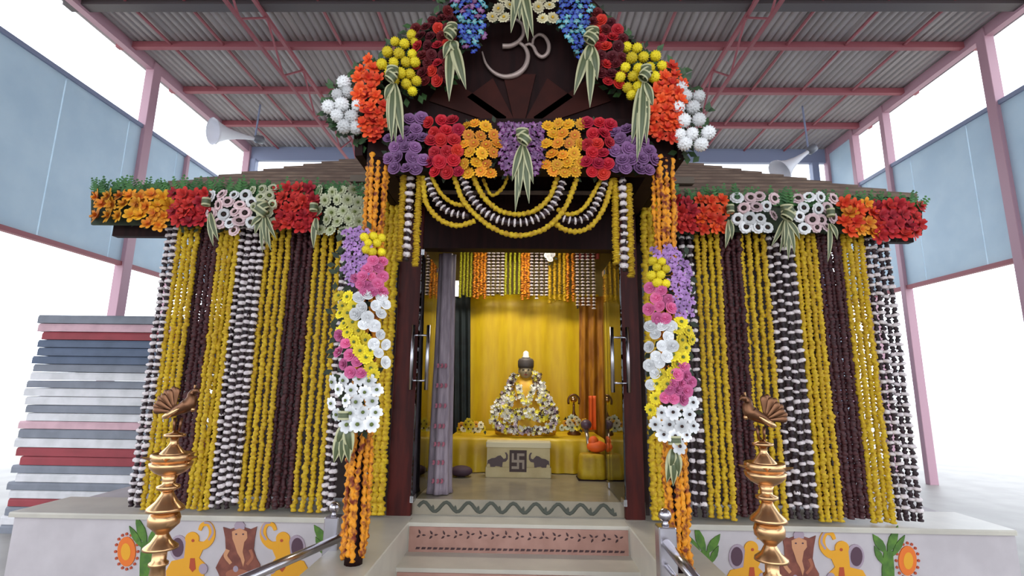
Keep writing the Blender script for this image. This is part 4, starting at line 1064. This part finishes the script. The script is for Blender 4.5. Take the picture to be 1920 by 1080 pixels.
# ------------------------------------------------------------------ the idol
YI = 5.72; ic = at(985, 812, YI); qi = YI/FPX*1.02
def ip(x, y, Y=YI): return at(x, y, Y)
idol = thing('deity_idol', 'garlanded deity idol with a dark headdress and white finial on the altar', 'idol', (ic.x, YI, ATZ))
bd = MB(); vs = []; N = 32
bp = [(52, 0), (54, 6), (50, 18), (40, 34), (33, 50), (30, 66), (27, 80), (20, 90), (11, 95), (10, 102)]
for r, h in bp:
    for k in range(N):
        a = 2*math.pi*k/N; f = 1+.05*math.sin(a*9+h*.1)*(1-h/110)
        vs.append((ic.x+r*qi*f*math.cos(a), YI+r*qi*.62*f*math.sin(a), ATZ+h*qi))
bd.add(vs, [(i*N+k, i*N+(k+1) % N, (i+1)*N+(k+1) % N, (i+1)*N+k) for i in range(len(bp)-1) for k in range(N)]+[tuple(range(N-1,-1,-1)), tuple((len(bp)-1)*N+k for k in range(N))])
bd.build('robed_body', mat('idol_yellow_robe', (226, 180, 40), .6, rgb2=(206, 152, 22), scale=8), idol, True)
FACE = mat('idol_pale_stone', (168, 152, 120), .5); hd = MB(); hz = ATZ+111*qi
hd.ball((ic.x, YI-.01, hz), (12*qi, 12*qi, 14*qi), 18, 12)
hd.ball((ic.x, YI-.01-12*qi, hz-1.5*qi), (1.6*qi, 2.2*qi, 3.2*qi), 8, 6)
for sx in (-1, 1): hd.ball((ic.x+sx*12*qi, YI, hz), (2*qi, 3*qi, 5*qi), 8, 6)
head = hd.build('head', FACE, idol, True)
for sx in (-1, 1): MB().ball((ic.x+sx*4.4*qi, YI-.01-10.6*qi, hz+2*qi), (2.2*qi, 1.2*qi, 1.3*qi), 8, 5).build('eye', mat('idol_dark_eye', (40, 30, 28), .4), head, True)
MB().ball((ic.x, YI-.01-11*qi, hz-6.5*qi), (3.2*qi, 1.2*qi, 1*qi), 8, 5).build('mouth', mat('idol_red_lip', (150, 60, 50), .5), head, True)
MB().lathe([(13.5*qi, hz+5*qi), (14.5*qi, hz+9*qi), (14.5*qi, hz+18*qi), (12.5*qi, hz+22*qi), (6*qi, hz+24*qi)], (ic.x, YI, 0), 20).build('headdress', mat('dark_grey_headdress', (74, 66, 62), .6), idol, True)
MB().lathe([(6*qi, hz+23*qi), (8*qi, hz+24.5*qi), (5.5*qi, hz+27*qi), (5.5*qi, hz+32*qi), (4*qi, hz+35*qi), (1*qi, hz+36.5*qi)], (ic.x, YI, 0), 16).build('finial', mat('white_finial', (250, 244, 228), .3), idol, True)
# mixed flower garlands on the idol
MIXW = mat('garland_white', (244, 240, 226), .6); MIXY = mat('garland_lemon', (238, 222, 60), .6); MIXD = mat('garland_dark', (70, 46, 48), .7); MIXP = mat('garland_mauve', (196, 172, 190), .6)
def blossom(mb, p, r):
    d = Vector((uni(-.8, .8), -1, uni(-.5, .9))).normalized(); u_ = d.orthogonal().normalized(); v_ = d.cross(u_)
    for k in range(5):
        a = 2*math.pi*k/5; e = u_*math.cos(a)+v_*math.sin(a); s = d.cross(e)
        mb.add([p, p+e*r*.6+s*r*.35+d*r*.3, p+e*r+d*r*.25, p+e*r*.6-s*r*.35+d*r*.3], [(0,1,2,3)])
def mixed(label, pts, wd, n, wts, r=.02):
    W = smoothline([Vector(p) for p in pts], 8); R = resample(W, .01)
    t = thing('flower_garland', label, 'garland', min(R, key=lambda v: v.z), 'garlands on the idol')
    MB().tube(resample(W, .03), wd*.5, 8, jit=.2).build('thread_core', MIXD, t, True)
    mbs = [MB() for _ in wts]
    for i in range(n):
        p = random.choice(R)+Vector((uni(-1, 1)*wd, uni(-1, .3)*wd, uni(-1, 1)*wd)); x = rnd()*sum(wts); k = 0
        while x > wts[k]: x -= wts[k]; k += 1
        blossom(mbs[k], p, r*uni(.8, 1.2))
    for mb, nm, mt in zip(mbs, ('white_blossoms', 'yellow_blossoms', 'dark_leaves', 'mauve_blossoms'), (MIXW, MIXY, MIXD, MIXP)):
        if mb.f: o = mb.build(nm, mt, t); o['kind'] = 'stuff'
YF = YI-.2
mixed('wide outer flower garland looping from the idol shoulders to its lap', [ip(966,702,YI-.05), ip(950,735,YI-.14), ip(930,765,YF-.05), ip(928,793,YF-.1), ip(955,805,YF-.1), ip(986,807,YF-.11), ip(1018,805,YF-.1), ip(1040,790,YF-.1), ip(1034,762,YF-.05), ip(1018,732,YI-.14), ip(1004,700,YI-.05)], .036, 620, (5, 2, 2.6, 1.5), .021)
mixed('thick white and lemon flower garland over the chest of the idol', [ip(960,742,YI-.18), ip(948,765,YF-.06), ip(956,785,YF-.08), ip(984,772,YF-.12), ip(1012,784,YF-.08), ip(1024,766,YF-.06), ip(1012,742,YI-.18)], .045, 560, (5, 3, .9, .3), .023)
mixed('short white flower garland hanging at the neck of the idol', [ip(972,722,YI-.13), ip(978,745,YI-.2), ip(986,757,YF-.05), ip(994,745,YI-.2), ip(1000,722,YI-.13)], .025, 190, (6, 2, .8, .3), .02)
mixed('thin striped flower garland hanging straight down the lap of the idol', [ip(972,770,YF-.12), ip(967,790,YF-.16), ip(968,812,YF-.17)], .012, 60, (5, .5, 3, 1), .016)
# offerings on the altar
def heap(label, poly, Y, mts, rpx, d): return bunch(label, poly, Y, 'daisy', mts, rpx, 'flower heaps on the altar', d=d, nleaf=20, bulge=.05, cat='flower heap', name='flower_heap', heart=C_DARK, hr=.2)
heap('heap of yellow and red flowers at the left end of the altar', [(858,806),(864,792),(884,786),(906,796),(912,806)], 5.6, [F_YEL, F_YEL, F_GOLD, F_CREAM], 7, 9)
heap('heap of cream and yellow flowers at the right end of the altar', [(1052,807),(1058,788),(1078,782),(1096,790),(1100,808)], 5.6, [F_CREAM, F_YEL, F_GREENW, F_GOLD], 7, 9)
# small brass stand with an arch
s0 = at(1076, 786, 5.75); s0.z = ATZ
tz = at(1076, 740, 5.75).z
bs = thing('brass_arch_stand', 'small dark brass stand with an arched top on the altar', 'stand', (s0.x, 5.75, ATZ))
zq = (tz-ATZ)
MB().lathe([(.07, ATZ), (.075, ATZ+.02), (.03, ATZ+.05), (.02, ATZ+.1), (.05, ATZ+.14), (.055, ATZ+.18), (.02, ATZ+.22), (.012, ATZ+.26), (.012, tz-.1)], (s0.x, 5.75, 0), 16).build('foot', BRASSD, bs, True)
MB().tube([(s0.x+.06*math.cos(a), 5.75, tz-.07+.07*math.sin(a)) for a in [math.pi*1.15-math.pi*1.3*k/14 for k in range(15)]], .012, 8).build('arch', BRASSD, bs, True)
MB().ball((s0.x, 5.75, tz-.05), (.04, .03, .035), 12, 8).build('bell', BRASS, bs, True)
MB().tube([(s0.x, 5.75, tz-.12), (s0.x, 5.75, tz-.05)], .008, 8).build('rod', BRASSD, bs)
# silver mace leaning by the stool
m0, m1 = at(1105, 846, 5.14), at(1099, 802, 5.26)
mc = thing('silver_mace', 'silver staff with a dark round head leaning on the altar', 'mace', m0)
MB().tube([m0, m1], [.016, .02], 12).build('staff', mat('silver_staff', (196, 184, 176), .3, metal=.8), mc, True)
MB().ball(m1+Vector((0, 0, .03)), (.055, .055, .05), 14, 10).build('mace_head', mat('dark_mauve_metal', (88, 64, 78), .4), mc, True)
# stool with yellow cover and orange bundle
sp = atZ(1114, 903, FZ); qs = sp.y/FPX*1.02
so = thing('covered_stool', 'small stool under a yellow cloth at the right of the altar', 'stool', (sp.x, sp.y+.12, FZ))
v2 = []; N = 40
for z, r in ((FZ+.004, .152), (FZ+.06, .148), (FZ+.19, .142), (FZ+.225, .13), (FZ+.232, .1), (FZ+.234, .02)):
    for k in range(N): a = 2*math.pi*k/N; f = 1+.035*math.sin(a*11); f /= max(abs(math.cos(a)), abs(math.sin(a)))**.55; v2.append((sp.x+r*.88*f*math.cos(a), sp.y+.13+r*.7*f*math.sin(a), z))
MB().add(v2, [(i*N+k, i*N+(k+1) % N, (i+1)*N+(k+1) % N, (i+1)*N+k) for i in range(5) for k in range(N)]+[tuple(range(N-1,-1,-1)), tuple(5*N+k for k in range(N))]).build('yellow_cover', mat('stool_yellow', (190, 158, 18), .6, rgb2=(166, 130, 12), scale=8), so, True)
MB().box((sp.x-.14, sp.y+.02, FZ), (sp.x+.14, sp.y+.24, FZ+.012)).build('stool_base', WOODD, so)
ob = MB(); ob.ball((sp.x+.05, sp.y+.15, FZ+.24+.052), (.095, .07, .055), 18, 10, jit=.05); ob.ball((sp.x+.02, sp.y+.15, FZ+.234+.105), (.05, .045, .05), 14, 8, jit=.05)
ob.build('cloth_bundle', mat('orange_cloth', (232, 96, 24), .6), None, True, label='orange cloth bundle lying on the yellow stool', cat='cloth')
# dark purple cushion at the left
cu = atZ(866, 897, FZ)
MB().ball((cu.x-.02, cu.y+.1, FZ+.05), (.11, .1, .05), 20, 10, jit=.02).build('floor_cushion', mat('plum_cushion', (66, 42, 56), .7), None, True, label='small plum cushion on the floor by the grey curtain', cat='cushion')
# lamps inside the sanctum
lf = thing('tube_light', 'short white tube light at the upper left of the sanctum', 'lamp', at(853, 540, 6.2))
p = at(853, 540, 6.18)
MB().bbox((p.x-.035, p.y, p.z-.09), (p.x+.035, p.y+.04, p.z+.09), .01).build('diffuser', mat('lit_tube', (255, 244, 226), .4, emit=6), lf)
MB().box((p.x-.045, p.y+.035, p.z-.1), (p.x+.045, p.y+.06, p.z+.1)).build('housing', mat('white_horn', (228, 228, 234), .4), lf)
cp = thing('ceiling_lamp', 'flat white ceiling lamp over the altar', 'lamp', (0, 5.35, SZT-.06))
MB().box((-.45, 5.2, SZT-.05), (.45, 5.5, SZT-.035)).build('diffuser', mat('lit_ceiling_panel', (255, 246, 230), .4, emit=40), cp)
MB().box((-.48, 5.17, SZT-.036), (.48, 5.53, SZT-.001)).build('housing', mat('white_horn', (228, 228, 234), .4), cp)

# spot lamp under the sanctum ceiling, aimed at the idol
sl = thing('spot_lamp', 'small black spot lamp under the sanctum ceiling aimed at the idol', 'lamp', (.0, 4.95, SZT-.16))
sp0 = Vector((0, 4.95, SZT-.14)); tg = Vector((ic.x, YI-.1, ATZ+.3)); dd = (tg-sp0).normalized()
BLK = mat('black_lamp_body', (30, 30, 32), .5)
MB().tube([sp0-dd*.08, sp0-dd*.06, sp0+dd*.05, sp0+dd*.06], [.02, .04, .05, .052], 16).build('lamp_body', BLK, sl, True)
MB().tube([sp0-dd*.04, Vector((0, 4.95, SZT))], .012, 8).build('bracket', BLK, sl)
ld = bpy.data.lights.new('spot_light', 'SPOT'); ld.energy = 55; ld.color = (1, .97, .9); ld.spot_size = math.radians(34); ld.spot_blend = .7; ld.shadow_soft_size = .04
lo_ = bpy.data.objects.new('spot_light', ld); COL.objects.link(lo_); lo_.parent = sl; lo_.location = sp0+dd*.075-sl.location; lo_.rotation_euler = dd.to_track_quat('-Z', 'Y').to_euler()
